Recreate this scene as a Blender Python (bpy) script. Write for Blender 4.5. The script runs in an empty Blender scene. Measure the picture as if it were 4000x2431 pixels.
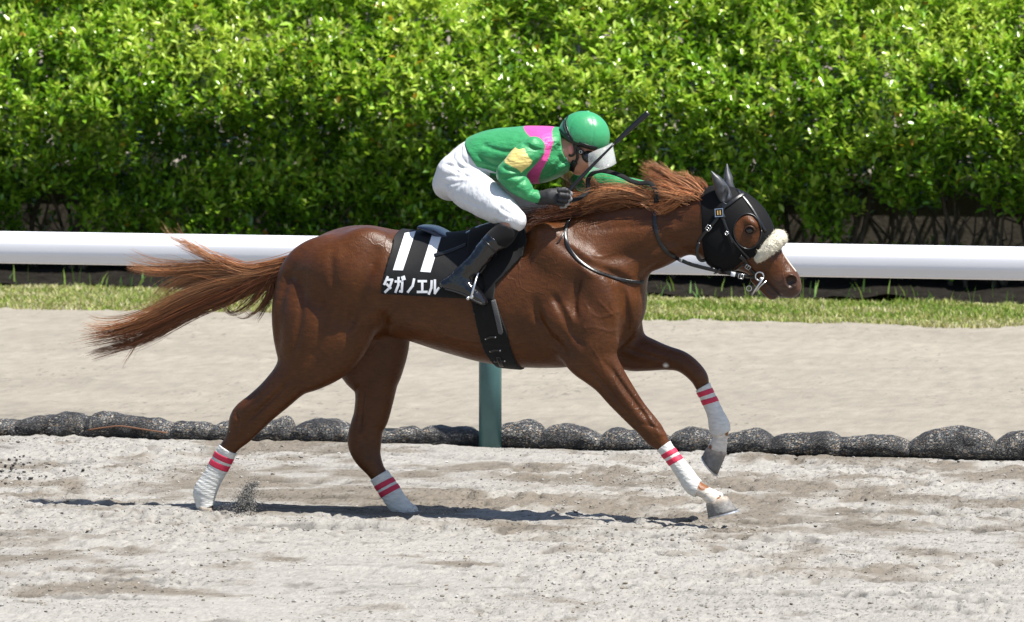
import bpy, math, random
import numpy as np
from mathutils import Vector
from mathutils.bvhtree import BVHTree

# ------------------------------------------------------------------ camera, sky, sun, exposure
FPX = 22500.0; PSI = math.radians(14.0); D0 = 25.0; PITCH = math.radians(4.22); CAMH = 2.73
scene = bpy.context.scene
col = scene.collection
cam = bpy.data.cameras.new('camera'); camo = bpy.data.objects.new('camera', cam); col.objects.link(camo)
camo.location = (D0 * math.sin(PSI), -D0 * math.cos(PSI), CAMH)
camo.rotation_euler = (math.pi / 2 - PITCH, 0, PSI)
cam.sensor_width = 36.0; cam.lens = FPX / 4000.0 * 36.0
cam.clip_start = 0.5; cam.clip_end = 3000
cam.dof.use_dof = True; cam.dof.focus_distance = 25.0; cam.dof.aperture_fstop = 8.0
scene.camera = camo

SUN = Vector((0.47, -0.13, 1.0)).normalized()
world = bpy.data.worlds.new('World'); scene.world = world; world.use_nodes = True
wn = world.node_tree.nodes; wn.clear()
sky = wn.new('ShaderNodeTexSky'); sky.sky_type = 'NISHITA'; sky.sun_disc = False
sky.sun_elevation = math.asin(SUN.z); sky.sun_rotation = math.atan2(SUN.x, SUN.y)
bg = wn.new('ShaderNodeBackground'); bg.inputs[1].default_value = 0.08
wo = wn.new('ShaderNodeOutputWorld')
world.node_tree.links.new(sky.outputs[0], bg.inputs[0]); world.node_tree.links.new(bg.outputs[0], wo.inputs[0])
sl = bpy.data.lights.new('sun', 'SUN'); sl.energy = 4.8; sl.angle = math.radians(0.53); sl.color = (1.0, 0.965, 0.9)
so = bpy.data.objects.new('sun', sl); col.objects.link(so)
so.rotation_euler = SUN.to_track_quat('Z', 'Y').to_euler()
scene.view_settings.view_transform = 'Standard'; scene.view_settings.look = 'None'
scene.view_settings.exposure = 0.98; scene.view_settings.gamma = 1.0
scene.view_settings.use_curve_mapping = False
scene.render.engine = 'CYCLES'
scene.cycles.use_denoising = True
scene.cycles.max_bounces = 8; scene.cycles.transparent_max_bounces = 8
scene.cycles.sample_clamp_indirect = 6.0

# ------------------------------------------------------------------ picture <-> place
_fwd = np.array([-math.sin(PSI) * math.cos(PITCH), math.cos(PSI) * math.cos(PITCH), -math.sin(PITCH)])
_rgt = np.array([math.cos(PSI), math.sin(PSI), 0.0]); _up = np.cross(_rgt, _fwd)
_C = np.array([D0 * math.sin(PSI), -D0 * math.cos(PSI), CAMH])
YH = -0.08                                   # the horse's centre line, metres across the track

def ray(u, v): return _fwd * FPX + _rgt * (u - 2000) - _up * (v - 1215.5)
def P(u, v, y):
    d = ray(u, v); return _C + d * ((y - _C[1]) / d[1])
def Q(u, v, y=0.0): return P(u, v, y + YH)
def G(u, v, z=0.0):
    d = ray(u, v); return _C + d * ((z - _C[2]) / d[2])

rng = np.random.default_rng(11); random.seed(11)

# ------------------------------------------------------------------ noise
_T2 = np.random.default_rng(3).random((256, 256)).astype(np.float32)
_T3 = np.random.default_rng(4).random((64, 64, 64)).astype(np.float32)
def _s(t): return t * t * (3 - 2 * t)
def n2(x, y):
    ix = np.floor(x).astype(int); iy = np.floor(y).astype(int); fx = _s(x - ix); fy = _s(y - iy)
    a = _T2[ix & 255, iy & 255]; b = _T2[(ix + 1) & 255, iy & 255]; c = _T2[ix & 255, (iy + 1) & 255]; d = _T2[(ix + 1) & 255, (iy + 1) & 255]
    return (a * (1 - fx) + b * fx) * (1 - fy) + (c * (1 - fx) + d * fx) * fy
def f2(x, y, o=4, r=0.5):
    s = 0; a = 1; t = 0
    for i in range(o):
        s = s + a * n2(x * 2 ** i + 17.3 * i, y * 2 ** i + 5.1 * i); t += a; a *= r
    return s / t
def n3(x, y, z):
    ix = np.floor(x).astype(int); iy = np.floor(y).astype(int); iz = np.floor(z).astype(int)
    fx = _s(x - ix); fy = _s(y - iy); fz = _s(z - iz); r = 0
    for dx in (0, 1):
        for dy in (0, 1):
            for dz in (0, 1):
                w = (fx if dx else 1 - fx) * (fy if dy else 1 - fy) * (fz if dz else 1 - fz)
                r = r + w * _T3[(ix + dx) & 63, (iy + dy) & 63, (iz + dz) & 63]
    return r

# ------------------------------------------------------------------ materials
def mat(name, base=(0.5, 0.5, 0.5), rough=0.6, spec=0.4, metal=0.0, attr=None, vary=0.0, vscale=8.0, bump=0.0, bscale=60.0,
        bstretch=(1, 1, 1), sheen=0.0, coat=0.0, trans=0.0, alpha=1.0, bdist=0.01, speck=0.0, sscale=200.0, slo=0.56, shi=0.66):
    m = bpy.data.materials.new(name); m.use_nodes = True
    nt = m.node_tree; N = nt.nodes; L = nt.links
    b = N['Principled BSDF']; out = N['Material Output']
    b.inputs['Base Color'].default_value = (*base, 1); b.inputs['Roughness'].default_value = rough
    b.inputs['Specular IOR Level'].default_value = spec; b.inputs['Metallic'].default_value = metal
    b.inputs['Sheen Weight'].default_value = sheen; b.inputs['Coat Weight'].default_value = coat
    b.inputs['Alpha'].default_value = alpha
    tc = N.new('ShaderNodeTexCoord'); mp = N.new('ShaderNodeMapping'); mp.inputs['Scale'].default_value = bstretch
    geo = N.new('ShaderNodeNewGeometry'); L.new(geo.outputs['Position'], mp.inputs[0])
    src = None
    if attr:
        a = N.new('ShaderNodeAttribute'); a.attribute_name = attr; src = a.outputs['Color']
    if vary > 0:
        nz = N.new('ShaderNodeTexNoise'); nz.inputs['Scale'].default_value = vscale; nz.inputs['Detail'].default_value = 5
        L.new(mp.outputs[0], nz.inputs[0])
        mr = N.new('ShaderNodeMapRange'); mr.inputs[1].default_value = 0.25; mr.inputs[2].default_value = 0.75
        mr.inputs[3].default_value = 1 - vary; mr.inputs[4].default_value = 1 + vary; L.new(nz.outputs[0], mr.inputs[0])
        mx = N.new('ShaderNodeMix'); mx.data_type = 'RGBA'; mx.blend_type = 'MULTIPLY'; mx.inputs[0].default_value = 1
        if src is not None: L.new(src, mx.inputs[6])
        else: mx.inputs[6].default_value = (*base, 1)
        L.new(mr.outputs[0], mx.inputs[7]); src = mx.outputs[2]
    if speck > 0:  # dark specks painted into the colour, imitating shade in tiny holes and faces
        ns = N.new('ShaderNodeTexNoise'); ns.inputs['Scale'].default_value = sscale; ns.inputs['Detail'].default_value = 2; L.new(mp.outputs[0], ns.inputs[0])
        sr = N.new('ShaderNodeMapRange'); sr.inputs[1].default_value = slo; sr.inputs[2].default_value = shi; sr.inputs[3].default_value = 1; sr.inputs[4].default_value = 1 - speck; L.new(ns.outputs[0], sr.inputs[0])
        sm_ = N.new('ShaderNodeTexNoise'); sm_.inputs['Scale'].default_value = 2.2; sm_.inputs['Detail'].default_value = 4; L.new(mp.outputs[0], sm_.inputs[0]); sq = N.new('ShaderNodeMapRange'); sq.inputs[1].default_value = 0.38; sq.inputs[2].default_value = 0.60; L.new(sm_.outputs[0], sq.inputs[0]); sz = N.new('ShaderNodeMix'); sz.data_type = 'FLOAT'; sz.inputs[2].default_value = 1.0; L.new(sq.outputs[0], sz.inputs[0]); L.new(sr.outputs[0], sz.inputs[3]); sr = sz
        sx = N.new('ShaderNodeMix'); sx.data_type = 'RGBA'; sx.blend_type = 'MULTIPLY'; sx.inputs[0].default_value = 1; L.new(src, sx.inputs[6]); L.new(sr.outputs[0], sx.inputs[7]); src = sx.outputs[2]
    if src is not None: L.new(src, b.inputs['Base Color'])
    if bump > 0:
        nb = N.new('ShaderNodeTexNoise'); nb.inputs['Scale'].default_value = bscale; nb.inputs['Detail'].default_value = 4
        L.new(mp.outputs[0], nb.inputs[0]); bp = N.new('ShaderNodeBump'); bp.inputs['Strength'].default_value = bump
        bp.inputs['Distance'].default_value = bdist; L.new(nb.outputs[0], bp.inputs['Height']); L.new(bp.outputs[0], b.inputs['Normal'])
    if trans > 0:
        t = N.new('ShaderNodeBsdfTranslucent')
        if src is not None:
            tm = N.new('ShaderNodeMix'); tm.data_type = 'RGBA'; tm.blend_type = 'MULTIPLY'; tm.inputs[0].default_value = 1; tm.inputs[7].default_value = (1.15, 1.1, 0.7, 1); L.new(src, tm.inputs[6]); L.new(tm.outputs[2], t.inputs[0])
        else: t.inputs[0].default_value = (*base, 1)
        ms = N.new('ShaderNodeMixShader'); ms.inputs[0].default_value = trans
        L.new(b.outputs[0], ms.inputs[1]); L.new(t.outputs[0], ms.inputs[2]); L.new(ms.outputs[0], out.inputs[0])
    return m

M = {}
def coat_mat():
    m = mat('chestnut_coat', attr='col', rough=0.40, spec=0.27, vary=0.18, vscale=9, sheen=0.0)
    nt = m.node_tree; N = nt.nodes; L = nt.links; b = N['Principled BSDF']; geo = next(n for n in N if n.bl_idname == 'ShaderNodeNewGeometry')
    nr = N.new('ShaderNodeTexNoise'); nr.inputs['Scale'].default_value = 7; nr.inputs['Detail'].default_value = 6; L.new(geo.outputs['Position'], nr.inputs[0])
    mr = N.new('ShaderNodeMapRange'); mr.inputs[1].default_value = 0.3; mr.inputs[2].default_value = 0.7; mr.inputs[3].default_value = 0.30; mr.inputs[4].default_value = 0.48; L.new(nr.outputs[0], mr.inputs[0]); L.new(mr.outputs[0], b.inputs['Roughness'])
    mp = N.new('ShaderNodeMapping'); mp.inputs['Scale'].default_value = (260, 120, 110); mp.inputs['Rotation'].default_value = (0, 0.5, 0); L.new(geo.outputs['Position'], mp.inputs[0])
    n1 = N.new('ShaderNodeTexNoise'); n1.inputs['Scale'].default_value = 1; n1.inputs['Detail'].default_value = 3; L.new(mp.outputs[0], n1.inputs[0])
    b1 = N.new('ShaderNodeBump'); b1.inputs['Strength'].default_value = 0.35; b1.inputs['Distance'].default_value = 0.004; L.new(n1.outputs[0], b1.inputs['Height'])
    n2_ = N.new('ShaderNodeTexNoise'); n2_.inputs['Scale'].default_value = 26; n2_.inputs['Detail'].default_value = 4; n2_.inputs['Distortion'].default_value = 0.8; L.new(geo.outputs['Position'], n2_.inputs[0])
    b2 = N.new('ShaderNodeBump'); b2.inputs['Strength'].default_value = 0.22; b2.inputs['Distance'].default_value = 0.012; L.new(n2_.outputs[0], b2.inputs['Height']); L.new(b1.outputs[0], b2.inputs['Normal']); L.new(b2.outputs[0], b.inputs['Normal'])
    # fine veins and tendons: thin raised lines where a mask lets them through
    nd = N.new('ShaderNodeTexNoise'); nd.inputs['Scale'].default_value = 6; nd.inputs['Detail'].default_value = 3; L.new(geo.outputs['Position'], nd.inputs[0])
    va = N.new('ShaderNodeVectorMath'); va.operation = 'MULTIPLY_ADD'; va.inputs[1].default_value = (0.16, 0.16, 0.16); L.new(nd.outputs['Color'], va.inputs[0]); L.new(geo.outputs['Position'], va.inputs[2])
    vv = N.new('ShaderNodeTexVoronoi'); vv.feature = 'DISTANCE_TO_EDGE'; vv.inputs['Scale'].default_value = 8; L.new(va.outputs[0], vv.inputs[0])
    vr = N.new('ShaderNodeMapRange'); vr.interpolation_type = 'SMOOTHSTEP'; vr.inputs[1].default_value = 0.0; vr.inputs[2].default_value = 0.045; vr.inputs[3].default_value = 1; vr.inputs[4].default_value = 0; L.new(vv.outputs[0], vr.inputs[0])
    mk = N.new('ShaderNodeTexNoise'); mk.inputs['Scale'].default_value = 3.1; L.new(geo.outputs['Position'], mk.inputs[0])
    mm = N.new('ShaderNodeMapRange'); mm.inputs[1].default_value = 0.50; mm.inputs[2].default_value = 0.62; L.new(mk.outputs[0], mm.inputs[0])
    vm = N.new('ShaderNodeMath'); vm.operation = 'MULTIPLY'; L.new(vr.outputs[0], vm.inputs[0]); L.new(mm.outputs[0], vm.inputs[1])
    b3 = N.new('ShaderNodeBump'); b3.inputs['Strength'].default_value = 0.20; b3.inputs['Distance'].default_value = 0.006; L.new(vm.outputs[0], b3.inputs['Height']); L.new(b2.outputs[0], b3.inputs['Normal']); L.new(b3.outputs[0], b.inputs['Normal'])
    # hair grain in the colour
    mg = N.new('ShaderNodeMapping'); mg.inputs['Scale'].default_value = (30, 60, 120); mg.inputs['Rotation'].default_value = (0, 0.45, 0); L.new(geo.outputs['Position'], mg.inputs[0])
    ng = N.new('ShaderNodeTexNoise'); ng.inputs['Scale'].default_value = 1; ng.inputs['Detail'].default_value = 4; L.new(mg.outputs[0], ng.inputs[0])
    gr = N.new('ShaderNodeMapRange'); gr.inputs[1].default_value = 0.3; gr.inputs[2].default_value = 0.7; gr.inputs[3].default_value = 0.80; gr.inputs[4].default_value = 1.20; L.new(ng.outputs[0], gr.inputs[0])
    mx = N.new('ShaderNodeMix'); mx.data_type = 'RGBA'; mx.blend_type = 'MULTIPLY'; mx.inputs[0].default_value = 1; lk = b.inputs['Base Color'].links[0].from_socket; L.new(lk, mx.inputs[6]); L.new(gr.outputs[0], mx.inputs[7]); L.new(mx.outputs[2], b.inputs['Base Color'])
    return m
M['coat'] = coat_mat()
M['hair'] = mat('chestnut_hair', attr='col', rough=0.38, spec=0.55, trans=0.15)
M['hoof'] = mat('grey_hoof', attr='col', rough=0.6, spec=0.3, vary=0.35, vscale=60, bump=0.3, bscale=140)
M['shoe'] = mat('worn_aluminium', (0.45, 0.46, 0.48), rough=0.45, metal=0.8)
M['eye'] = mat('dark_eye', (0.012, 0.008, 0.006), rough=0.08, spec=0.6)
M['wrap'] = mat('white_bandage', (0.55, 0.545, 0.52), rough=0.85, spec=0.15, vary=0.16, vscale=30, bump=0.5, bscale=38, bstretch=(1, 1, 3.4), bdist=0.008)
M['tape'] = mat('red_tape', (0.50, 0.025, 0.065), rough=0.5, spec=0.35, vary=0.08)
M['hood'] = mat('black_mesh_hood', (0.004, 0.004, 0.0045), rough=0.7, spec=0.15, bump=0.6, bscale=420, bdist=0.002)
M['earcloth'] = mat('dusty_black_ear_vinyl', (0.035, 0.037, 0.042), rough=0.42, spec=0.5, vary=0.9, vscale=45)
M['leather'] = mat('black_leather', (0.005, 0.005, 0.006), rough=0.32, spec=0.5, vary=0.3, vscale=30, bump=0.2, bscale=90, bdist=0.003)
M['bootleather'] = mat('shiny_black_boot', (0.004, 0.004, 0.005), rough=0.14, spec=0.7, vary=0.4, vscale=26, bump=0.55, bscale=34, bdist=0.010)
M['neoprene'] = mat('black_neoprene', (0.006, 0.006, 0.0065), rough=0.75, spec=0.18, sheen=0.05, bump=0.25, bscale=300, bdist=0.002)
M['felt'] = mat('dark_grey_felt', (0.09, 0.09, 0.092), rough=0.9, spec=0.1, bump=0.4, bscale=300)
M['cloth'] = mat('black_number_cloth', (0.005, 0.005, 0.0055), rough=0.72, spec=0.3, vary=0.3, vscale=12, bump=0.35, bscale=22, bdist=0.006)
M['print'] = mat('white_print', (0.66, 0.67, 0.70), rough=0.55, spec=0.3)
M['gold'] = mat('gold_print', (0.55, 0.33, 0.08), rough=0.5, spec=0.3)
M['navyseat'] = mat('navy_saddle_seat', (0.018, 0.028, 0.055), rough=0.22, spec=0.6, bump=0.1, bscale=60)
M['steel'] = mat('bit_steel', (0.62, 0.62, 0.62), rough=0.28, metal=0.95)
M['wool'] = mat('cream_sheepskin', (0.56, 0.52, 0.42), rough=0.95, spec=0.05, vary=0.12, vscale=60, bump=0.6, bscale=160)
M['skin'] = mat('skin', attr='col', rough=0.5, spec=0.35, vary=0.08, vscale=40)
M['silk'] = mat('racing_silk', attr='col', rough=0.48, spec=0.35, sheen=0.1, vary=0.06, vscale=20, bump=0.6, bscale=22, bstretch=(1, 1, 2.2), bdist=0.014)
M['breech'] = mat('white_breeches', (0.58, 0.59, 0.61), rough=0.55, spec=0.3, vary=0.05, vscale=18, bump=0.65, bscale=24, bstretch=(1.6, 1, 0.8), bdist=0.012)
M['helmet'] = mat('green_helmet_cover', (0.038, 0.27, 0.11), rough=0.33, spec=0.5, vary=0.05, bump=0.35, bscale=36, bdist=0.006)
M['lens'] = mat('dark_goggle', (0.02, 0.02, 0.022), rough=0.15, spec=0.6)
M['film'] = mat('clear_film', (0.85, 0.88, 0.88), rough=0.12, spec=0.6, alpha=0.26)
M['glove'] = mat('grey_black_glove', (0.022, 0.022, 0.024), rough=0.55, spec=0.35, vary=0.5, vscale=40, bump=0.5, bscale=70, bdist=0.004)
M['gloveTip'] = mat('worn_grey_glove_tip', (0.22, 0.225, 0.23), rough=0.55, spec=0.35, vary=0.4, vscale=60)
M['rail'] = mat('white_rail_plastic', (0.74, 0.74, 0.77), rough=0.32, spec=0.45, vary=0.02, vscale=3)
M['post'] = mat('teal_post_paint', (0.050, 0.118, 0.118), rough=0.34, spec=0.45, vary=0.12, vscale=14)
M['wall'] = mat('beige_concrete', (0.115, 0.10, 0.08), rough=0.9, spec=0.1, vary=0.2, vscale=5, bump=0.3, bscale=40)
M['wire'] = mat('dark_teal_fence_paint', (0.03, 0.09, 0.09), rough=0.5, spec=0.4)
M['picket'] = mat('slate_fence_paint', (0.05, 0.065, 0.085), rough=0.5, spec=0.4)
M['bark'] = mat('grey_brown_bark', (0.095, 0.078, 0.06), rough=0.9, spec=0.1, vary=0.4, vscale=30, bump=0.6, bscale=60)
M['leaf'] = mat('hedge_leaf', attr='col', rough=0.24, spec=0.6, trans=0.30)
M['grass'] = mat('dry_grass', attr='col', rough=0.6, spec=0.25, trans=0.3)
M['clod'] = mat('damp_sand_clod', attr='col', rough=0.9, spec=0.1)
M['gpaint'] = mat('rope', (0.16, 0.075, 0.04), rough=0.8)

# ------------------------------------------------------------------ mesh helpers
def mk_mesh(name, V, Fc, color=None, smooth=True):
    me = bpy.data.meshes.new(name)
    V = np.asarray(V, dtype=np.float32)
    if isinstance(Fc, np.ndarray):
        k = Fc.shape[1]; n = len(Fc)
        me.vertices.add(len(V)); me.vertices.foreach_set('co', V.ravel())
        me.loops.add(n * k); me.loops.foreach_set('vertex_index', Fc.astype(np.int32).ravel())
        me.polygons.add(n); me.polygons.foreach_set('loop_start', np.arange(0, n * k, k, dtype=np.int32))
        try: me.polygons.foreach_set('loop_total', np.full(n, k, dtype=np.int32))
        except Exception: pass
        me.update(calc_edges=True); me.validate()
    else:
        me.from_pydata([tuple(map(float, v)) for v in V], [], Fc); me.update()
    me.polygons.foreach_set('use_smooth', np.full(len(me.polygons), bool(smooth)))
    if color is not None:
        c = np.ones((len(V), 4), dtype=np.float32); c[:, :3] = color
        at = me.color_attributes.new('col', 'FLOAT_COLOR', 'POINT'); at.data.foreach_set('color', c.ravel())
    return me

ORG = {}
def link(name, me, m, parent=None, origin=None, label=None, category=None, group=None, kind=None):
    """links a mesh whose vertices are in world space; its origin moves to its base"""
    if origin is None:
        n = len(me.vertices); co = np.empty(n * 3, dtype=np.float32); me.vertices.foreach_get('co', co); co = co.reshape(-1, 3)
        lo = co.min(0); hi = co.max(0); origin = np.array([(lo[0] + hi[0]) / 2, (lo[1] + hi[1]) / 2, lo[2]])
        me.vertices.foreach_set('co', (co - origin).astype(np.float32).ravel()); me.update()
    o = bpy.data.objects.new(name, me); col.objects.link(o)
    if m is not None: me.materials.append(m)
    ORG[o.name] = np.array(origin)
    if parent is not None:
        o.parent = parent; o.location = Vector(np.array(origin) - ORG[parent.name])
    else: o.location = Vector(origin)
    tag(o, label, category, group, kind); return o
def tag(o, label=None, category=None, group=None, kind=None):
    if label: o['label'] = label
    if category: o['category'] = category
    if group: o['group'] = group
    if kind: o['kind'] = kind
def empty(name, loc, **kw):
    o = bpy.data.objects.new(name, None); col.objects.link(o); o.location = Vector(loc); o.empty_display_size = 0.1
    ORG[o.name] = np.array(loc, dtype=float); tag(o, **kw); return o

def box(lo, hi):
    x0, y0, z0 = lo; x1, y1, z1 = hi
    V = [(x0, y0, z0), (x1, y0, z0), (x1, y1, z0), (x0, y1, z0), (x0, y0, z1), (x1, y0, z1), (x1, y1, z1), (x0, y1, z1)]
    return np.array(V), [(0, 3, 2, 1), (4, 5, 6, 7), (0, 1, 5, 4), (1, 2, 6, 5), (2, 3, 7, 6), (3, 0, 4, 7)]
def cat(parts):
    V = []; Fc = []; n = 0
    for v, f in parts:
        V.append(np.asarray(v, dtype=float)); Fc += [tuple(int(i) + n for i in q) for q in f]; n += len(v)
    return np.vstack(V), Fc
def crom(pts, sub):
    """Catmull-Rom through rows of any width"""
    p = np.asarray(pts, dtype=float); p = np.vstack([2 * p[0] - p[1], p, 2 * p[-1] - p[-2]]); out = []
    for i in range(1, len(p) - 2):
        for t in np.linspace(0, 1, sub, endpoint=False):
            a, b, c, d = p[i - 1], p[i], p[i + 1], p[i + 2]
            out.append(0.5 * (2 * b + (c - a) * t + (2 * a - 5 * b + 4 * c - d) * t * t + (3 * b - a - 3 * c + d) * t ** 3))
    out.append(p[-2]); return np.array(out)
def tube(pts, rad, sides=8, caps=True):
    pts = np.asarray(pts, dtype=float); n = len(pts); rad = np.broadcast_to(np.asarray(rad, dtype=float), (n,))
    T = np.gradient(pts, axis=0); T /= np.linalg.norm(T, axis=1, keepdims=True) + 1e-9
    ref = np.array([0, 1, 0.0]) if abs(T[0][1]) < 0.9 else np.array([1, 0, 0.0])
    V = []; Fc = []; u = ref
    for i in range(n):
        u = u - T[i] * np.dot(u, T[i]); u /= np.linalg.norm(u) + 1e-9; w = np.cross(T[i], u)
        for k in range(sides):
            a = 2 * math.pi * k / sides; V.append(pts[i] + rad[i] * (math.cos(a) * u + math.sin(a) * w))
    for i in range(n - 1):
        for k in range(sides):
            k2 = (k + 1) % sides; Fc.append((i * sides + k, i * sides + k2, (i + 1) * sides + k2, (i + 1) * sides + k))
    if caps: Fc.append(tuple(range(sides - 1, -1, -1))); Fc.append(tuple((n - 1) * sides + k for k in range(sides)))
    return np.array(V), Fc
def ribbon(pts, nrm, width, thick):
    """a flat strap: pts in space, nrm its face normal at each point"""
    pts = np.asarray(pts, dtype=float); nrm = np.asarray(nrm, dtype=float); n = len(pts)
    width = np.broadcast_to(np.asarray(width, dtype=float), (n,))
    T = np.gradient(pts, axis=0); T /= np.linalg.norm(T, axis=1, keepdims=True) + 1e-9
    S = np.cross(T, nrm); S /= np.linalg.norm(S, axis=1, keepdims=True) + 1e-9
    N = np.cross(S, T); V = []; Fc = []
    for i in range(n):
        w = width[i] / 2
        for a, b in ((-1, -.5), (1, -.5), (1, .5), (0.5, 1.0), (-.5, 1.0), (-1, .5)):
            V.append(pts[i] + S[i] * a * w + N[i] * b * thick * 0.5)
    for i in range(n - 1):
        for k in range(6):
            k2 = (k + 1) % 6; Fc.append((i * 6 + k, i * 6 + k2, (i + 1) * 6 + k2, (i + 1) * 6 + k))
    Fc.append((5, 4, 3, 2, 1, 0)); Fc.append(tuple((n - 1) * 6 + k for k in range(6)))
    return np.array(V), Fc

# ------------------------------------------------------------------ implicit bodies: a distance field on a grid, then surface nets
class Grid:
    def __init__(self, lo, hi, h):
        self.h = h; self.lo = np.array(lo, dtype=float)
        n = np.ceil((np.array(hi) - self.lo) / h).astype(int) + 1
        self.x, self.y, self.z = [self.lo[i] + h * np.arange(n[i]) for i in range(3)]
        self.F = np.full(tuple(n), 1.0, dtype=np.float32)
    def sub(self, lo, hi):
        s = []
        for ax, a, b in zip((self.x, self.y, self.z), lo, hi):
            i = int(np.searchsorted(ax, a)); j = int(np.searchsorted(ax, b)); 
            if j <= i: return None
            s.append(slice(i, j))
        return tuple(s)
def smin(a, b, k):
    if k <= 0: return np.minimum(a, b)
    h = np.clip(0.5 + 0.5 * (b - a) / k, 0, 1); return b + (a - b) * h - k * h * (1 - h)

def sweep(st, k=0.03, cap=(1, 1), sub=8, n=2.0, dy=0.0):
    """st: rows (u_a,v_a, u_b,v_b, y, half_width): two opposite outline points in the photograph, lateral place, lateral half width"""
    rows = []
    for ua, va, ub, vb, y, b in st:
        A = Q(ua, va, y + dy); B = Q(ub, vb, y + dy); rows.append([(A[0] + B[0]) / 2, (A[2] + B[2]) / 2, A[0] - B[0], A[2] - B[2], y + dy + YH, b])
    rows = np.array(rows); c = rows[:, :2]; T = np.gradient(c, axis=0); T /= np.linalg.norm(T, axis=1, keepdims=True) + 1e-9
    perp = np.abs(rows[:, 2] * T[:, 1] - rows[:, 3] * T[:, 0]) * 0.5; full = np.hypot(rows[:, 2], rows[:, 3]) * 0.5
    a = np.maximum(perp, 0.7 * full)
    D = crom(np.column_stack([c, a, rows[:, 5], rows[:, 4]]), sub)
    def op(g):
        pad = k + 0.035
        s = g.sub((min(D[:, 0] - D[:, 2]) - pad, min(D[:, 4] - D[:, 3]) - pad, min(D[:, 1] - D[:, 2]) - pad),
                  (max(D[:, 0] + D[:, 2]) + pad, max(D[:, 4] + D[:, 3]) + pad, max(D[:, 1] + D[:, 2]) + pad))
        if s is None: return
        X, Z = np.meshgrid(g.x[s[0]], g.z[s[2]], indexing='ij'); X = X.astype(np.float32); Z = Z.astype(np.float32)
        best = np.full(X.shape, 1e9, np.float32); A = np.ones_like(X); B = np.ones_like(X); Yc = np.zeros_like(X); m = len(D) - 1
        for i in range(m):
            p, q = D[i], D[i + 1]; ex, ez = q[0] - p[0], q[1] - p[1]; L2 = ex * ex + ez * ez + 1e-12; Ln = math.sqrt(L2)
            t = ((X - p[0]) * ex + (Z - p[1]) * ez) / L2; tc = np.clip(t, 0, 1)
            cr = ((X - p[0]) * ez - (Z - p[1]) * ex) / Ln; lo_ = (t - tc) * Ln
            if i == 0: lo_ = np.where(lo_ < 0, lo_ * cap[0], lo_)
            if i == m - 1: lo_ = np.where(lo_ > 0, lo_ * cap[1], lo_)
            aa = p[2] + (q[2] - p[2]) * tc; v = np.sqrt(cr * cr + lo_ * lo_) / aa; w = v < best
            best = np.where(w, v, best); A = np.where(w, aa, A); B = np.where(w, p[3] + (q[3] - p[3]) * tc, B); Yc = np.where(w, p[4] + (q[4] - p[4]) * tc, Yc)
        qy = np.abs(g.y[s[1]].astype(np.float32)[None, :, None] - Yc[:, None, :]) / B[:, None, :]
        pa = best[:, None, :]
        k1 = np.sqrt(pa * pa + qy * qy) if n == 2.0 else (pa ** n + qy ** n) ** (1 / n)
        k2 = np.sqrt((pa / A[:, None, :]) ** 2 + (qy / B[:, None, :]) ** 2) + 1e-4
        g.F[s] = smin(g.F[s], k1 * (k1 - 1) / k2, k)
    return op
def _ell(g, c, r, rot, pad):
    R = max(r) + pad; s = g.sub(c - R, c + R)
    if s is None: return None, None
    x = (g.x[s[0]] - c[0]).astype(np.float32)[:, None, None]; y = (g.y[s[1]] - c[1]).astype(np.float32)[None, :, None]; z = (g.z[s[2]] - c[2]).astype(np.float32)[None, None, :]
    ca, sa = math.cos(rot), math.sin(rot); X = x * ca + z * sa; Z = -x * sa + z * ca
    k1 = np.sqrt((X / r[0]) ** 2 + (y / r[1]) ** 2 + (Z / r[2]) ** 2); k2 = np.sqrt((X / r[0] ** 2) ** 2 + (y / r[1] ** 2) ** 2 + (Z / r[2] ** 2) ** 2) + 1e-4
    return s, k1 * (k1 - 1) / k2
def ell(u, v, y, r, rot=0.0, k=0.02, sub=False, pos=None):
    c = Q(u, v, y) if pos is None else np.array(pos); rot = math.radians(rot)
    def op(g):
        s, d = _ell(g, c, r, rot, k + 0.03)
        if s is None: return
        if sub: g.F[s] = -smin(-g.F[s], d, k)
        else: g.F[s] = smin(g.F[s], d, k)
    return op
def rcone(a, b, ra, rb, k=0.015):
    a = np.array(a); b = np.array(b)
    def op(g):
        R = max(ra, rb) + k + 0.03; s = g.sub(np.minimum(a, b) - R, np.maximum(a, b) + R)
        if s is None: return
        x = (g.x[s[0]] - a[0]).astype(np.float32)[:, None, None]; y = (g.y[s[1]] - a[1]).astype(np.float32)[None, :, None]; z = (g.z[s[2]] - a[2]).astype(np.float32)[None, None, :]
        e = b - a; t = np.clip((x * e[0] + y * e[1] + z * e[2]) / (e @ e + 1e-12), 0, 1)
        d = np.sqrt((x - e[0] * t) ** 2 + (y - e[1] * t) ** 2 + (z - e[2] * t) ** 2) - (ra + (rb - ra) * t)
        g.F[s] = smin(g.F[s], d, k)
    return op
def chain(pts, rad, k=0.004):
    ops = [rcone(pts[i], pts[i + 1], rad[i], rad[i + 1], k) for i in range(len(pts) - 1)]
    def op(g):
        for o in ops: o(g)
    return op
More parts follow.
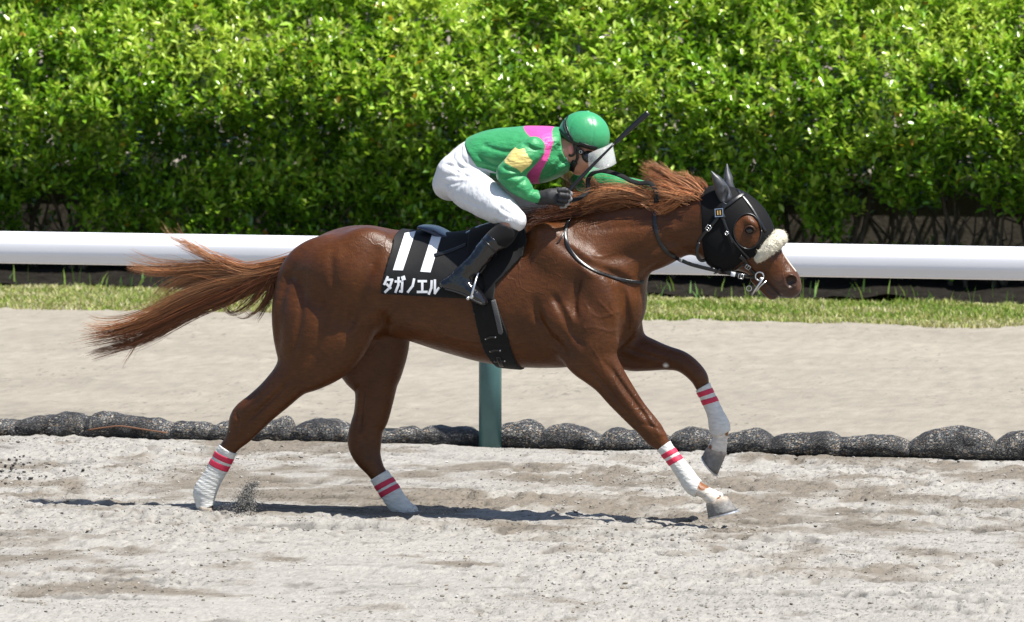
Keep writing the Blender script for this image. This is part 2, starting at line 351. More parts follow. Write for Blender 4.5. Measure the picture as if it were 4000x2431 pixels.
def groove(px, amp, w, side=-1, y=-0.2):
    """amp > 0 cuts a furrow along a line seen in the photograph, amp < 0 raises a ridge; one flank only"""
    L = np.array([Q(u, v, y * (1 if side < 0 else -1))[[0, 2]] for u, v in px]); L = crom(L, 5) if len(L) > 2 else L
    def op(g):
        pad = 2.6 * w; s = g.sub((L[:, 0].min() - pad, -9, L[:, 1].min() - pad), (L[:, 0].max() + pad, 9, L[:, 1].max() + pad))
        if s is None: return
        yy = g.y[s[1]] - YH; X, Z = np.meshgrid(g.x[s[0]], g.z[s[2]], indexing='ij'); D = np.full(X.shape, 1e9); Tm = np.zeros_like(X)
        m = len(L) - 1
        for i in range(m):
            p, q = L[i], L[i + 1]; e = q - p; t = np.clip(((X - p[0]) * e[0] + (Z - p[1]) * e[1]) / (e @ e + 1e-12), 0, 1)
            d = np.hypot(X - p[0] - t * e[0], Z - p[1] - t * e[1]); b = d < D; D = np.where(b, d, D); Tm = np.where(b, (i + t) / m, Tm)
        fade = np.clip(np.minimum(Tm, 1 - Tm) * 5, 0, 1)
        mask = np.clip((yy * side) / 0.04, 0, 1)
        g.F[s] += (amp * np.exp(-(D / w) ** 2) * fade)[:, None, :].astype(np.float32) * mask[None, :, None].astype(np.float32)
    return op
def blur(sigma):
    """rounds the joins of the trunk; the thin lower legs keep their width"""
    def op(g):
        F0 = g.F.copy(); wz = _s(np.clip((g.z - 0.42) / 0.22, 0, 1)); wx = 1 - 0.55 * _s(np.clip((g.x - 0.95) / 0.2, 0, 1)); W = (wx[:, None, None] * wz[None, None, :]).astype(np.float32)
        n = max(1, int(round(2 * (sigma / g.h) ** 2)))
        for _ in range(n):
            for ax in range(3):
                F = np.moveaxis(g.F, ax, 0); N_ = F.copy(); N_[1:-1] = 0.25 * F[:-2] + 0.5 * F[1:-1] + 0.25 * F[2:]; g.F = np.ascontiguousarray(np.moveaxis(N_, 0, ax))
        g.F = F0 + (g.F - F0) * W
    return op
def poly(g, pts):
    """signed distance in the X-Z plane to a closed outline (rows u, v, y), for every grid column"""
    p = np.array([Q(*q)[[0, 2]] for q in pts]) if len(pts[0]) == 3 else np.array(pts)
    X, Z = np.meshgrid(g.x, g.z, indexing='ij'); d = np.full(X.shape, 1e9); ins = np.zeros(X.shape, bool)
    for i in range(len(p)):
        a = p[i]; b = p[(i + 1) % len(p)]; e = b - a
        t = np.clip(((X - a[0]) * e[0] + (Z - a[1]) * e[1]) / (e @ e + 1e-12), 0, 1)
        d = np.minimum(d, np.hypot(X - a[0] - t * e[0], Z - a[1] - t * e[1]))
        c = ((a[1] > Z) != (b[1] > Z)) & (X < (b[0] - a[0]) * (Z - a[1]) / (b[1] - a[1] + 1e-12) + a[0]); ins ^= c
    return np.where(ins, -d, d).astype(np.float32)[:, None, :]
def nets(g, F):
    """surface nets -> vertices, quads"""
    S = F < 0; nx, ny, nz = F.shape
    cnt = np.zeros((nx - 1, ny - 1, nz - 1), np.int8)
    for i in (0, 1):
        for j in (0, 1):
            for k in (0, 1): cnt += S[i:nx - 1 + i, j:ny - 1 + j, k:nz - 1 + k]
    I, J, K = np.nonzero((cnt > 0) & (cnt < 8)); n = len(I)
    idx = np.full(cnt.shape, -1, np.int32); idx[I, J, K] = np.arange(n)
    cs = [(i, j, k) for i in (0, 1) for j in (0, 1) for k in (0, 1)]
    vals = {c: F[I + c[0], J + c[1], K + c[2]] for c in cs}
    acc = np.zeros((n, 3)); num = np.zeros(n)
    for c in cs:
        for ax in range(3):
            if c[ax] == 0:
                d = list(c); d[ax] = 1; d = tuple(d); a, b = vals[c], vals[d]; m = (a < 0) != (b < 0)
                t = np.where(m, a / np.where(m, a - b, 1), 0)
                p = np.zeros((n, 3)); p[:] = c; p[:, ax] = t; acc += p * m[:, None]; num += m
    V = (acc / np.maximum(num, 1)[:, None] + np.column_stack([I, J, K])) * g.h + g.lo
    quads = []
    for ax in range(3):
        a0 = [slice(None)] * 3; a1 = [slice(None)] * 3; a0[ax] = slice(0, -1); a1[ax] = slice(1, None)
        s0, s1 = S[tuple(a0)], S[tuple(a1)]; o = [i for i in range(3) if i != ax]
        inner = [slice(None)] * 3
        for q in o: inner[q] = slice(1, -1)
        e = np.nonzero((s0 != s1)[tuple(inner)]); e = [np.array(x) for x in e]
        for q in o: e[q] = e[q] + 1
        fl = s0[tuple(e)]
        def cell(d1, d2):
            z = [x.copy() for x in e]; z[o[0]] -= d1; z[o[1]] -= d2; return idx[tuple(z)]
        qd = np.column_stack([cell(0, 0), cell(1, 0), cell(1, 1), cell(0, 1)])
        if ax == 1: fl = ~fl
        qd[~fl] = qd[~fl][:, ::-1]; quads.append(qd)
    Qd = np.vstack(quads); Qd = Qd[(Qd >= 0).all(1)]
    return V, Qd
def run(ops, g):
    for o in ops: o(g)
    return g
def relax(V, Qd, it=2, lam=0.5):
    E = np.vstack([Qd[:, [0, 1]], Qd[:, [1, 2]], Qd[:, [2, 3]], Qd[:, [3, 0]]])
    for _ in range(it):
        s = np.zeros_like(V); c = np.zeros(len(V))
        for k in range(3): s[:, k] = np.bincount(E[:, 0], V[E[:, 1], k], len(V)) + np.bincount(E[:, 1], V[E[:, 0], k], len(V))
        c = np.bincount(E[:, 0], minlength=len(V)) + np.bincount(E[:, 1], minlength=len(V))
        V = V + lam * (s / np.maximum(c, 1)[:, None] - V)
    return V
def bvh(V, Fc): return BVHTree.FromPolygons([tuple(v) for v in np.asarray(V, dtype=float)], [tuple(int(i) for i in f) for f in Fc])
def hit(trees, u, v):
    """the first surface met by the sight line through a point of the photograph"""
    d = Vector(ray(u, v)).normalized(); best = None
    for t in trees:
        loc, nr, i, ds = t.ray_cast(Vector(_C), d)
        if loc is not None and (best is None or ds < best[2]): best = (np.array(loc), np.array(nr if nr.dot(d) < 0 else -nr), ds)
    return best
def drape(trees, px, off=0.004, sub=6, ydef=-0.1):
    """a line laid on the first surface met; where there is none it hangs free at ydef"""
    L = crom(np.array(px, dtype=float), sub); pts = []; nr = []
    for u, v in L:
        h = hit(trees, u, v)
        if h is None: pts.append(Q(u, v, ydef)); nr.append(np.array([0, -1, 0.0]))
        else: pts.append(h[0] + h[1] * off); nr.append(h[1])
    pts = np.array(pts); nr = np.array(nr)
    for _ in range(2):
        pts[1:-1] = 0.25 * pts[:-2] + 0.5 * pts[1:-1] + 0.25 * pts[2:]; nr[1:-1] = 0.25 * nr[:-2] + 0.5 * nr[1:-1] + 0.25 * nr[2:]
    return pts, nr


# ================================================================== THE SETTING
YB = 3.0; YR = 3.4; YG0 = 11.0; YG1 = 12.8; YHG = 14.0
def harrow(x, y):
    """long broken drag lines left by the harrow"""
    w = y + 0.35 * f2(x * 0.30 + 5, y * 0.8, 3) + 0.05 * n2(x * 3, y * 3)
    g = np.clip((np.sin(2 * np.pi * w / 0.62) - 0.80) * 6, 0, 1) + 0.7 * np.clip((np.sin(2 * np.pi * w / 0.27 + 1) - 0.88) * 9, 0, 1)
    return np.clip(g, 0, 1) * np.clip((f2(x * 1.1 + 30, y * 1.3 + 8, 4) - 0.45) * 6, 0, 1) * (0.3 + 0.7 * (n2(x * 26, y * 9) > 0.45))
def track_h(x, y):
    """churned sand: long harrow ridges, hoof pockets and lumps"""
    r = (f2(x * 0.45 + 3, y * 2.4, 4) - 0.5) * 0.034
    r += (f2(x * 2.4 + 40, y * 6 + 7, 4) - 0.5) * 0.026
    m = np.clip((f2(x * 0.8 + 9, y * 1.5 + 2, 3) - 0.47 + 0.12 * np.exp(-((y - 0.5) / 1.4) ** 2)) * 6, 0, 1)
    p = f2(x * 9 + 80, y * 9 + 31, 3); r += m * (np.abs(p - 0.5) - 0.12) * 0.055
    q = np.clip(f2(x * 15 + 8, y * 11 + 61, 3) - 0.60, 0, 1); r -= q * 0.13 * (0.25 + m)
    r += (n2(x * 45, y * 34) - 0.5) * 0.006 * (0.5 + m)
    r -= harrow(x, y) * 0.012
    near = np.exp(-((y - YB + 0.12) / 0.13) ** 2); r += near * 0.004 - 0.012 * np.clip((y - YB + 0.5) / 0.5, 0, 1)
    return r - 0.008
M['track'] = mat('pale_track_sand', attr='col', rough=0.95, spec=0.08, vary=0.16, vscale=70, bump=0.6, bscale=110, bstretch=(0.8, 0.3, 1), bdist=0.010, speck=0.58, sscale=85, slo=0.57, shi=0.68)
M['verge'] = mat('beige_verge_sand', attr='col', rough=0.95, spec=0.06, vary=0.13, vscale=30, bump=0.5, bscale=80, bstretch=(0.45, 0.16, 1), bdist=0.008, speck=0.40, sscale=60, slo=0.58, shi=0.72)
M['soil'] = mat('ground_soil', (0.20, 0.175, 0.14), rough=0.95, spec=0.05, vary=0.25, vscale=3, bump=0.5, bscale=40)
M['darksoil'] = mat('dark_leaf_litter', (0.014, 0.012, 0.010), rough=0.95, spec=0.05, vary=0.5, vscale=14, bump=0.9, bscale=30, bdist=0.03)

# the ground: one sheet to the horizon
V = np.array([(-900, -900, -0.09), (900, -900, -0.09), (900, 1500, -0.09), (-900, 1500, -0.09)], float)
link('ground', mk_mesh('ground', V, [(0, 1, 2, 3)], smooth=False), M['soil'], kind='structure')

def sheet(name, x0, x1, y0, y1, dx, dy, hf, cf, m):
    xs = np.arange(x0, x1 + dx / 2, dx); ys = np.arange(y0, y1 + dy / 2, dy); X, Y = np.meshgrid(xs, ys, indexing='ij')
    Z = hf(X, Y); V = np.column_stack([X.ravel(), Y.ravel(), Z.ravel()]); ny = len(ys); i = np.arange(len(xs) * ny).reshape(len(xs), ny)
    Fc = np.column_stack([i[:-1, :-1].ravel(), i[1:, :-1].ravel(), i[1:, 1:].ravel(), i[:-1, 1:].ravel()])
    return link(name, mk_mesh(name, V, Fc, color=cf(X, Y, Z).reshape(-1, 3)), m, kind='structure')
def track_c(X, Y, Z):
    d = f2(X * 1.1 + 21, Y * 1.7 + 11, 5, 0.6); d2 = f2(X * 6 + 1, Y * 5, 4)
    band = np.exp(-((Y - 0.7) / 1.25) ** 2) * 0.19 - 0.01
    damp = np.clip((d + 0.55 * (d2 - 0.5) + band - 0.52) * 5.5, 0, 1)
    pit = np.clip((n2(X * 15 + 8, Y * 11 + 61) - 0.70) * 6, 0, 1) * np.clip((d2 - 0.45) * 6, 0, 1)  # pits darkened in the sand colour, standing in for their shade
    dry = np.array([0.252, 0.240, 0.220]); wet = np.array([0.148, 0.129, 0.106]); dk = np.array([0.09, 0.08, 0.07])
    c = dry * (1 - damp[..., None]) + wet * damp[..., None]
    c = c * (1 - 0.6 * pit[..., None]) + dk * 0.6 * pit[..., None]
    hl = harrow(X, Y)[..., None]; c = c * (1 - 0.42 * hl)
    return c * (0.90 + 0.12 * n2(X * 40, Y * 30) + 0.16 * (f2(X * 0.5 + 7, Y * 4.5 + 3, 4) - 0.5) + 0.05)[..., None]
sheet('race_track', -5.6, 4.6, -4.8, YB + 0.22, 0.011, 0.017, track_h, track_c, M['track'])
def verge_h(X, Y): return 0.004 - 0.07 * np.clip((YB + 0.27 - Y) / 0.07, 0, 1) + (f2(X * 1.2, Y * 2.5 + 3, 3) - 0.5) * 0.03 + np.clip(f2(X * 9, Y * 10, 2) - 0.62, 0, 1) * 0.05
def verge_c(X, Y, Z):
    c = np.array([0.232, 0.210, 0.176]) * (0.84 + 0.32 * f2(X * 0.5, Y * 1.6, 5, 0.6))[..., None]
    w = np.clip((f2(X * 1.2 + 5, Y * 4, 3) - 0.5) * 4, 0, 1) * np.exp(-((Y - YB) / 1.3) ** 2)
    c = c * (1 - 0.28 * w[..., None]); gl = np.clip((Y - YG0 - 0.25 * f2(X * 2, Y * 2, 2)) * 4, 0, 1)[..., None]
    return c * (1 - gl) + np.array([0.23, 0.23, 0.11]) * gl
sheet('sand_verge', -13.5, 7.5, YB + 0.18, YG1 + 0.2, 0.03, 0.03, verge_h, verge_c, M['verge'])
lawn_h = verge_h
def bed_h(X, Y): return 0.005 + (f2(X * 3, Y * 3, 3) - 0.3) * 0.09
sheet('hedge_bed', -14.5, 7.5, YG1 + 0.18, 15.65, 0.06, 0.06, bed_h, lambda X, Y, Z: np.ones(X.shape + (3,)), M['darksoil'])

# grass on the verge: blades
def grass(n, x0, x1, y0, y1, hmin, hmax, pal, lean=0.5):
    x = rng.uniform(x0, x1, n); y = rng.uniform(y0, y1, n) + (f2(x * 2.2, np.zeros(n), 3) - 0.5) * 0.35; a = rng.uniform(0, 2 * np.pi, n)
    h = rng.uniform(hmin, hmax, n) * (0.55 + 0.9 * f2(x * 2.5, y * 2.5, 2)); w = rng.uniform(0.004, 0.008, n); z = lawn_h(x, y) - 0.005
    dx, dy = np.cos(a), np.sin(a); l = rng.uniform(0, lean, n) * h; b = rng.uniform(0, 2 * np.pi, n)
    p = np.column_stack([x, y, z]); s = np.column_stack([dx * w, dy * w, 0 * w]); mid = np.column_stack([np.cos(b) * l * .4, np.sin(b) * l * .4, h * .6]); tip = np.column_stack([np.cos(b) * l, np.sin(b) * l, h])
    V = np.stack([p - s, p + s, p + mid + s * .8, p + mid - s * .8, p + tip], 1).reshape(-1, 3); i = np.arange(n) * 5
    T = np.vstack([np.column_stack([i, i + 1, i + 2]), np.column_stack([i, i + 2, i + 3]), np.column_stack([i + 3, i + 2, i + 4])])
    pal = np.array(pal); tone = np.clip(f2(x * 1.5 + 4, y * 3, 3) + rng.normal(0, 0.22, n), 0, 0.999)
    c = pal[(tone * len(pal)).astype(int)] * rng.uniform(0.75, 1.25, (n, 1))
    return V, T, np.repeat(c, 5, 0)
pal = np.array([(0.13, 0.22, 0.03), (0.19, 0.28, 0.045), (0.28, 0.33, 0.085), (0.38, 0.38, 0.16), (0.45, 0.42, 0.23), (0.48, 0.45, 0.30)])
V, T, c = grass(150000, -13.0, 5.5, YG0, YG1, 0.015, 0.045, pal, 0.9)
link('verge_grass', mk_mesh('verge_grass', V, T, c), M['grass'], kind='stuff', label='short dry mown grass strip between sand and hedge', category='grass')
V, T, c = grass(520, -13.0, 5.5, YG1 - 0.2, YG1 + 0.6, 0.05, 0.14, [(0.10, 0.20, 0.04), (0.20, 0.30, 0.06), (0.12, 0.24, 0.06)], 0.7)
link('tall_weeds', mk_mesh('tall_weeds', V, T, c), M['grass'], kind='stuff', label='taller green weeds along the foot of the hedge', category='weeds')

# ---- leaves
LEAF = np.array([(0, 0, 0), (0.30, -0.30, 0.05), (0.62, -0.36, 0.05), (1.0, 0, -0.06), (0.62, 0.36, 0.05), (0.30, 0.30, 0.05), (0.52, 0, -0.02)])
LTRI = np.array([(0, 1, 6), (1, 2, 6), (2, 3, 6), (3, 4, 6), (4, 5, 6), (5, 0, 6)])
def frames(d, roll):
    d = d / np.linalg.norm(d, axis=1, keepdims=True); up = np.tile([0, 0, 1.0], (len(d), 1))
    s = np.cross(up, d); s /= np.linalg.norm(s, axis=1, keepdims=True) + 1e-6; n = np.cross(d, s)
    cr, sr = np.cos(roll)[:, None], np.sin(roll)[:, None]
    return d, s * cr + n * sr, n * cr - s * sr
def leaves(p, d, roll, L, W, colr):
    d, s, n = frames(d, roll); k = len(p); a = LEAF
    V = p[:, None, :] + a[None, :, 0, None] * (d * L[:, None])[:, None, :] + a[None, :, 1, None] * (s * W[:, None])[:, None, :] + a[None, :, 2, None] * (n * L[:, None])[:, None, :]
    T = (np.arange(k) * 7)[:, None, None] + LTRI[None]
    return V.reshape(-1, 3), T.reshape(-1, 3), np.repeat(colr, 7, 0)
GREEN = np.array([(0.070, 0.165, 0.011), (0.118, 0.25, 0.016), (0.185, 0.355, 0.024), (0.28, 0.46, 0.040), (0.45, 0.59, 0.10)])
def shoots(p, d, nl, L0, bright):
    """a rosette of leaves round each shoot tip"""
    n = len(p); base = rng.uniform(0, 6.28, n); szv = rng.uniform(0.75, 1.2, n); PP = []; DD = []; CC = []; LL = []
    du, ds, dn = frames(d, np.zeros(n)); tone = np.clip(bright + rng.normal(0, 0.16, n), 0, 0.999)
    for k in range(nl):
        az = base + k * 2.4 + rng.normal(0, 0.2, n); el = 0.95 - 1.05 * (k / nl) + rng.normal(0, 0.22, n)
        out = np.cos(az)[:, None] * ds + np.sin(az)[:, None] * dn
        PP.append(p - du * (0.085 * k / nl)[..., None] if False else p - du * (0.085 * k / nl)); DD.append(np.cos(el)[:, None] * out + np.sin(el)[:, None] * du)
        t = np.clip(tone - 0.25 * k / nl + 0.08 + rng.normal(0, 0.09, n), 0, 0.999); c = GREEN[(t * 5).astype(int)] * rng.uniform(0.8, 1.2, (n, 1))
        yl = rng.random(n) < 0.007; c[yl] = (0.42, 0.24, 0.03); CC.append(c); LL.append(L0 * rng.uniform(0.55, 1.25, n) * szv)
    PP = np.vstack(PP); DD = np.vstack(DD); CC = np.vstack(CC); LL = np.concatenate(LL)
    return PP, DD, CC, LL
XH0, XH1 = -11.6, 3.2
def hedge_front(x, z): return YHG + 0.25 * (f2(x * 0.9, z * 1.3 + 3, 3) - 0.5) + 0.10 * (n2(x * 5, z * 5) - 0.5) + 0.50 * np.clip((z - 1.2) / 0.75, 0, 1.15) ** 1.4 + 0.24 * np.clip((1.4 - z) / 1.25, 0, 1) ** 1.2
xd = P(1880, 0, 15.1)[0]
def hedge_top(x): return 2.03 + 0.12 * (f2(x * 1.1, x * 0 + 9, 3) - 0.5) - 0.15 * np.exp(-((x - xd) / 0.12) ** 2) - 0.07 * np.exp(-((x - xd + 2.4) / 0.10) ** 2)
def hedge_points(n, power):
    x = rng.uniform(XH0, XH1, n); z = 0.12 + 1.92 * rng.random(n) ** power; ok = z < hedge_top(x)
    hole = f2(x * 1.6 + 3, z * 2.2, 3); ok &= ~((z < 0.85) & (hole + 0.30 * (z - 0.55) < 0.29 + 0.06 * rng.random(n)))
    x, z = x[ok], z[ok]; dep = rng.exponential(0.16, len(x)); y = hedge_front(x, z) + np.minimum(dep, 0.9)
    cl = f2(x * 2.3 + 50, z * 2.9 + 20, 3); y = y + 0.17 * np.clip((0.48 - cl) * 5, 0, 1)
    return np.column_stack([x, y, z])
p1 = np.vstack([hedge_points(23500, 0.85), hedge_points(12000, 0.9) + np.array([0, 0.25, 0])])
xt = rng.uniform(XH0, XH1, 6400); yt = rng.uniform(YHG + 0.5, YHG + 1.45, 6400); p2 = np.column_stack([xt, yt, hedge_top(xt) - rng.exponential(0.045, 6400) + 0.02])
p = np.vstack([p1, p2]); n = len(p)
zrel = np.clip(p[:, 2] / 1.95, 0, 1); d = np.column_stack([rng.normal(0, 0.42, n), -0.5 + rng.normal(0, 0.35, n), 0.85 + 0.5 * zrel ** 2 + rng.normal(0, 0.3, n)])
d[len(p1):] = np.column_stack([rng.normal(0, 0.4, len(p2)), rng.normal(-0.2, 0.4, len(p2)), np.ones(len(p2))])
cl = f2(p[:, 0] * 2.3 + 50, p[:, 2] * 2.9 + 20, 3)
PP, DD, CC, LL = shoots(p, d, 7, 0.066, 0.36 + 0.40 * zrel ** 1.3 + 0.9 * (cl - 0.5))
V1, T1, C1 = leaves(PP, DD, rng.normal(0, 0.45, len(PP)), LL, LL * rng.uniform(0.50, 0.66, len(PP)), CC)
# pale upright young shoots
m = rng.random(n) < (0.05 + 0.22 * zrel ** 2); q = p[m]; k = len(q)
Ps = np.repeat(q, 3, 0) + rng.normal(0, 0.006, (3 * k, 3)); Ds = np.column_stack([rng.normal(0, 0.28, 3 * k), rng.normal(-0.1, 0.28, 3 * k), np.ones(3 * k)])
V2, T2, C2 = leaves(Ps, Ds, rng.uniform(-1, 1, 3 * k), rng.uniform(0.030, 0.055, 3 * k), rng.uniform(0.010, 0.016, 3 * k), np.array([0.56, 0.62, 0.20]) * rng.uniform(0.75, 1.2, (3 * k, 1)))
hedge = empty('hedge', (-4.2, YHG + 0.5, 0), label='tall dense green clipped hedge behind the white rail', category='hedge')
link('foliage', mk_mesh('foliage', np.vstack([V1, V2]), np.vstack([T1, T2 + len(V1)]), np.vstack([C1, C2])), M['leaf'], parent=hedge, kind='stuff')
# the nearest single leaves as leaves of their own, sharing a few meshes
lm = []
for i in range(5):
    v, t, c = leaves(np.zeros((1, 3)), np.array([[1.0, 0, 0]]), np.zeros(1), np.array([0.062]), np.array([0.030]), GREEN[i:i + 1] * 1.1)
    me = mk_mesh('leaf', v, t, c); me.materials.append(M['leaf']); lm.append(me)
for i in range(260):
    x = rng.uniform(-8.2, -0.1); z = rng.uniform(0.75, 1.9); y = float(hedge_front(np.array([x]), np.array([z]))[0]) - 0.035
    o = bpy.data.objects.new('leaf', lm[int(rng.integers(1, 5))]); col.objects.link(o); o.parent = hedge
    o.location = (x + 4.2, y - YHG - 0.5, z); o.rotation_euler = (rng.normal(0, 0.5), rng.normal(-0.35, 0.4), rng.uniform(0, 6.28)); sc = rng.uniform(0.85, 1.15); o.scale = (sc, sc, sc)
# woody stems
for i in range(56):
    x0 = XH0 + 0.3 + (XH1 - XH0 - 0.6) * (i + rng.uniform(-0.35, 0.35)) / 55; y0 = YHG + rng.uniform(0.45, 0.9); parts = []
    for k in range(int(rng.integers(2, 5))):
        lx = rng.normal(0, 0.16); r0 = rng.uniform(0.009, 0.024); h = rng.uniform(0.7, 1.15); zz = np.linspace(0, 1, 8)
        pts = np.column_stack([x0 + rng.normal(0, 0.05) + lx * zz ** 1.3 + np.cumsum(rng.normal(0, 0.016, 8)), y0 + rng.normal(0, 0.12) * zz + np.cumsum(rng.normal(0, 0.016, 8)), -0.02 + h * zz])
        parts.append(tube(pts, r0 * (1 - 0.55 * zz), 6))
        for b in range(3):
            j = int(rng.integers(2, 7)); e = pts[j] + np.array([rng.normal(0, 0.22), rng.normal(-0.1, 0.12), rng.uniform(0.08, 0.35)])
            parts.append(tube(np.array([pts[j], (pts[j] + e) / 2 + rng.normal(0, 0.02, 3), e]), [r0 * .5, r0 * .4, r0 * .2], 5))
    Vs, Fs = cat(parts); link('stem', mk_mesh('stem', Vs, Fs), M['bark'], parent=hedge)

# low wall and fence behind the hedge
YW = 15.7
wz = 0.70
w = empty('low_wall', (-4, YW, 0), label='low beige concrete wall glimpsed through the hedge stems', category='wall')
v, f = box((-17, YW, -0.05), (9, YW + 0.15, wz - 0.06)); link('wall_face', mk_mesh('wall_face', v, f, smooth=False), M['wall'], parent=w)
v, f = box((-17, YW - 0.03, wz - 0.057), (9, YW + 0.18, wz)); link('coping', mk_mesh('coping', v, f, smooth=False), M['wall'], parent=w)
fz = empty('wire_fence', (-4, YW + 0.08, wz), label='dark slatted metal fence standing on the low wall behind the hedge', category='fence')
for zz, hh in ((1.84, 0.03), (0.80, 0.03)):
    v, f = box((-17, YW + 0.055, zz), (9, YW + 0.10, zz + hh)); link('rail', mk_mesh('rail', v, f, smooth=False), M['picket'], parent=fz)
v, f = box((0, 0, 0), (0.035, 0.02, 1.45)); pm = mk_mesh('picket', v, f, smooth=False); pm.materials.append(M['picket'])
for i in range(150):
    o = bpy.data.objects.new('picket', pm); col.objects.link(o); o.parent = fz; o.location = (-16.9 + 0.17 * i + 4, -0.03, 0.004)
for i in range(8):
    v, f = tube(np.array([(-17, YW + 0.04, 0.86 + 0.05 * i), (9, YW + 0.04, 0.86 + 0.05 * i)]), 0.003, 5); link('wire', mk_mesh('wire', v, f), M['wire'], parent=fz)
# wood beyond the fence
n = 12000; pt = np.column_stack([rng.uniform(-20, 8, n), rng.uniform(21, 23.5, n), rng.uniform(0.0, 4.2, n)]); dd = rng.normal(0, 1, (n, 3)); dd[:, 1] -= 0.6
v, t, c = leaves(pt, dd, rng.uniform(0, 6, n), rng.uniform(0.25, 0.5, n), rng.uniform(0.15, 0.3, n), np.array([0.03, 0.06, 0.018]) * rng.uniform(0.6, 1.4, (n, 1)))
link('distant_trees', mk_mesh('distant_trees', v, t, c), M['leaf'], kind='stuff', label='dark mass of trees beyond the fence', category='trees')

# ---- white running rail on a teal post
rail = empty('running_rail', P(1915, 1738, YR) * np.array([1, 1, 0]), label='white plastic running rail on a teal green steel post', category='rail')
z1 = float(P(1915, 934, YR - 0.02)[2]); z0 = float(P(1915, 1062, YR - 0.02)[2]); hgt = z1 - z0
prof = [(-0.052, 0.20), (-0.066, 0.30), (-0.066, 0.66), (-0.058, 0.74), (-0.034, 0.97), (-0.026, 1.0), (0.026, 1.0), (0.034, 0.97), (0.058, 0.74), (0.066, 0.66), (0.066, 0.30), (0.052, 0.20), (0.036, 0.0), (-0.036, 0.0)]
for _ in range(2): prof = [q for i in range(len(prof)) for q in ((0.75 * prof[i][0] + 0.25 * prof[(i + 1) % len(prof)][0], 0.75 * prof[i][1] + 0.25 * prof[(i + 1) % len(prof)][1]), (0.25 * prof[i][0] + 0.75 * prof[(i + 1) % len(prof)][0], 0.25 * prof[i][1] + 0.75 * prof[(i + 1) % len(prof)][1]))]
xs = np.linspace(-14, 10, 25); V = np.array([(x, YR + a, z0 + b * hgt) for x in xs for a, b in prof]); k = len(prof)
Fc = [(i * k + j, i * k + (j + 1) % k, (i + 1) * k + (j + 1) % k, (i + 1) * k + j) for i in range(24) for j in range(k)] + [tuple(range(k - 1, -1, -1)), tuple(24 * k + j for j in range(k))]
me = mk_mesh('beam', V, Fc, smooth=True); link('beam', me, M['rail'], parent=rail)
try:
    me.set_sharp_from_angle(angle=math.radians(60))
except Exception: pass
pxr = P(1915, 1738, YB + 0.03)[0]
for dx in (-4.4, 0, 4.4):
    v, f = tube(np.array([(pxr + dx, YB + 0.03, -0.10), (pxr + dx, YB + 0.03, 0.45), (pxr + dx, YB + 0.04, 0.60), (pxr + dx, YB + 0.12, 0.72), (pxr + dx, YR - 0.14, 0.80), (pxr + dx, YR - 0.03, z0 + 0.02)]), 0.056, 24)
    link('post', mk_mesh('post', v, f), M['post'], parent=rail)

# ---- row of gravel bags
def gravel_mat():
    m = bpy.data.materials.new('gravel_in_black_net'); m.use_nodes = True; nt = m.node_tree; N = nt.nodes; L = nt.links; b = N['Principled BSDF']
    geo = N.new('ShaderNodeNewGeometry'); mp = N.new('ShaderNodeMapping'); mp.inputs['Scale'].default_value = (0.55, 1, 1.25); L.new(geo.outputs['Position'], mp.inputs[0])
    vo = N.new('ShaderNodeTexVoronoi'); vo.inputs['Scale'].default_value = 118; vo.inputs['Randomness'].default_value = 1; L.new(mp.outputs[0], vo.inputs[0])
    ve = N.new('ShaderNodeTexVoronoi'); ve.feature = 'DISTANCE_TO_EDGE'; ve.inputs['Scale'].default_value = 118; L.new(mp.outputs[0], ve.inputs[0])
    sp = N.new('ShaderNodeSeparateColor'); L.new(vo.outputs['Color'], sp.inputs[0])
    r = N.new('ShaderNodeValToRGB'); e = r.color_ramp.elements; e[0].position = 0; e[0].color = (0.04, 0.042, 0.045, 1); e[1].position = 1; e[1].color = (0.50, 0.47, 0.41, 1)
    for ps, c in ((0.30, (0.09, 0.095, 0.10)), (0.52, (0.16, 0.16, 0.16)), (0.68, (0.27, 0.26, 0.24)), (0.80, (0.22, 0.15, 0.09))): q = e.new(ps); q.color = (*c, 1)
    L.new(sp.outputs[0], r.inputs[0])
    g = N.new('ShaderNodeMapRange'); g.inputs[1].default_value = 0.03; g.inputs[2].default_value = 0.14; L.new(ve.outputs[0], g.inputs[0])
    mx = N.new('ShaderNodeMix'); mx.data_type = 'RGBA'; mx.inputs[6].default_value = (0.010, 0.010, 0.012, 1); L.new(g.outputs[0], mx.inputs[0]); L.new(r.outputs[0], mx.inputs[7])
    nz = N.new('ShaderNodeTexNoise'); nz.inputs['Scale'].default_value = 9; L.new(geo.outputs['Position'], nz.inputs[0])
    nr = N.new('ShaderNodeMapRange'); nr.inputs[1].default_value = 0.36; nr.inputs[2].default_value = 0.56; nr.inputs[3].default_value = 0.12; nr.inputs[4].default_value = 0.9; L.new(nz.outputs[0], nr.inputs[0])
    m2 = N.new('ShaderNodeMix'); m2.data_type = 'RGBA'; m2.inputs[6].default_value = (0.018, 0.018, 0.020, 1); L.new(nr.outputs[0], m2.inputs[0]); L.new(mx.outputs[2], m2.inputs[7])
    L.new(m2.outputs[2], b.inputs['Base Color']); b.inputs['Roughness'].default_value = 0.6
    bp = N.new('ShaderNodeBump'); bp.inputs['Strength'].default_value = 0.9; bp.inputs['Distance'].default_value = 0.012; L.new(g.outputs[0], bp.inputs['Height']); L.new(bp.outputs[0], b.inputs['Normal'])
    return m
M['gravel'] = gravel_mat()
M['net'] = mat('black_net_cloth', (0.014, 0.014, 0.016), rough=0.6, spec=0.3, vary=0.4, vscale=60, bump=0.8, bscale=180, bdist=0.004)
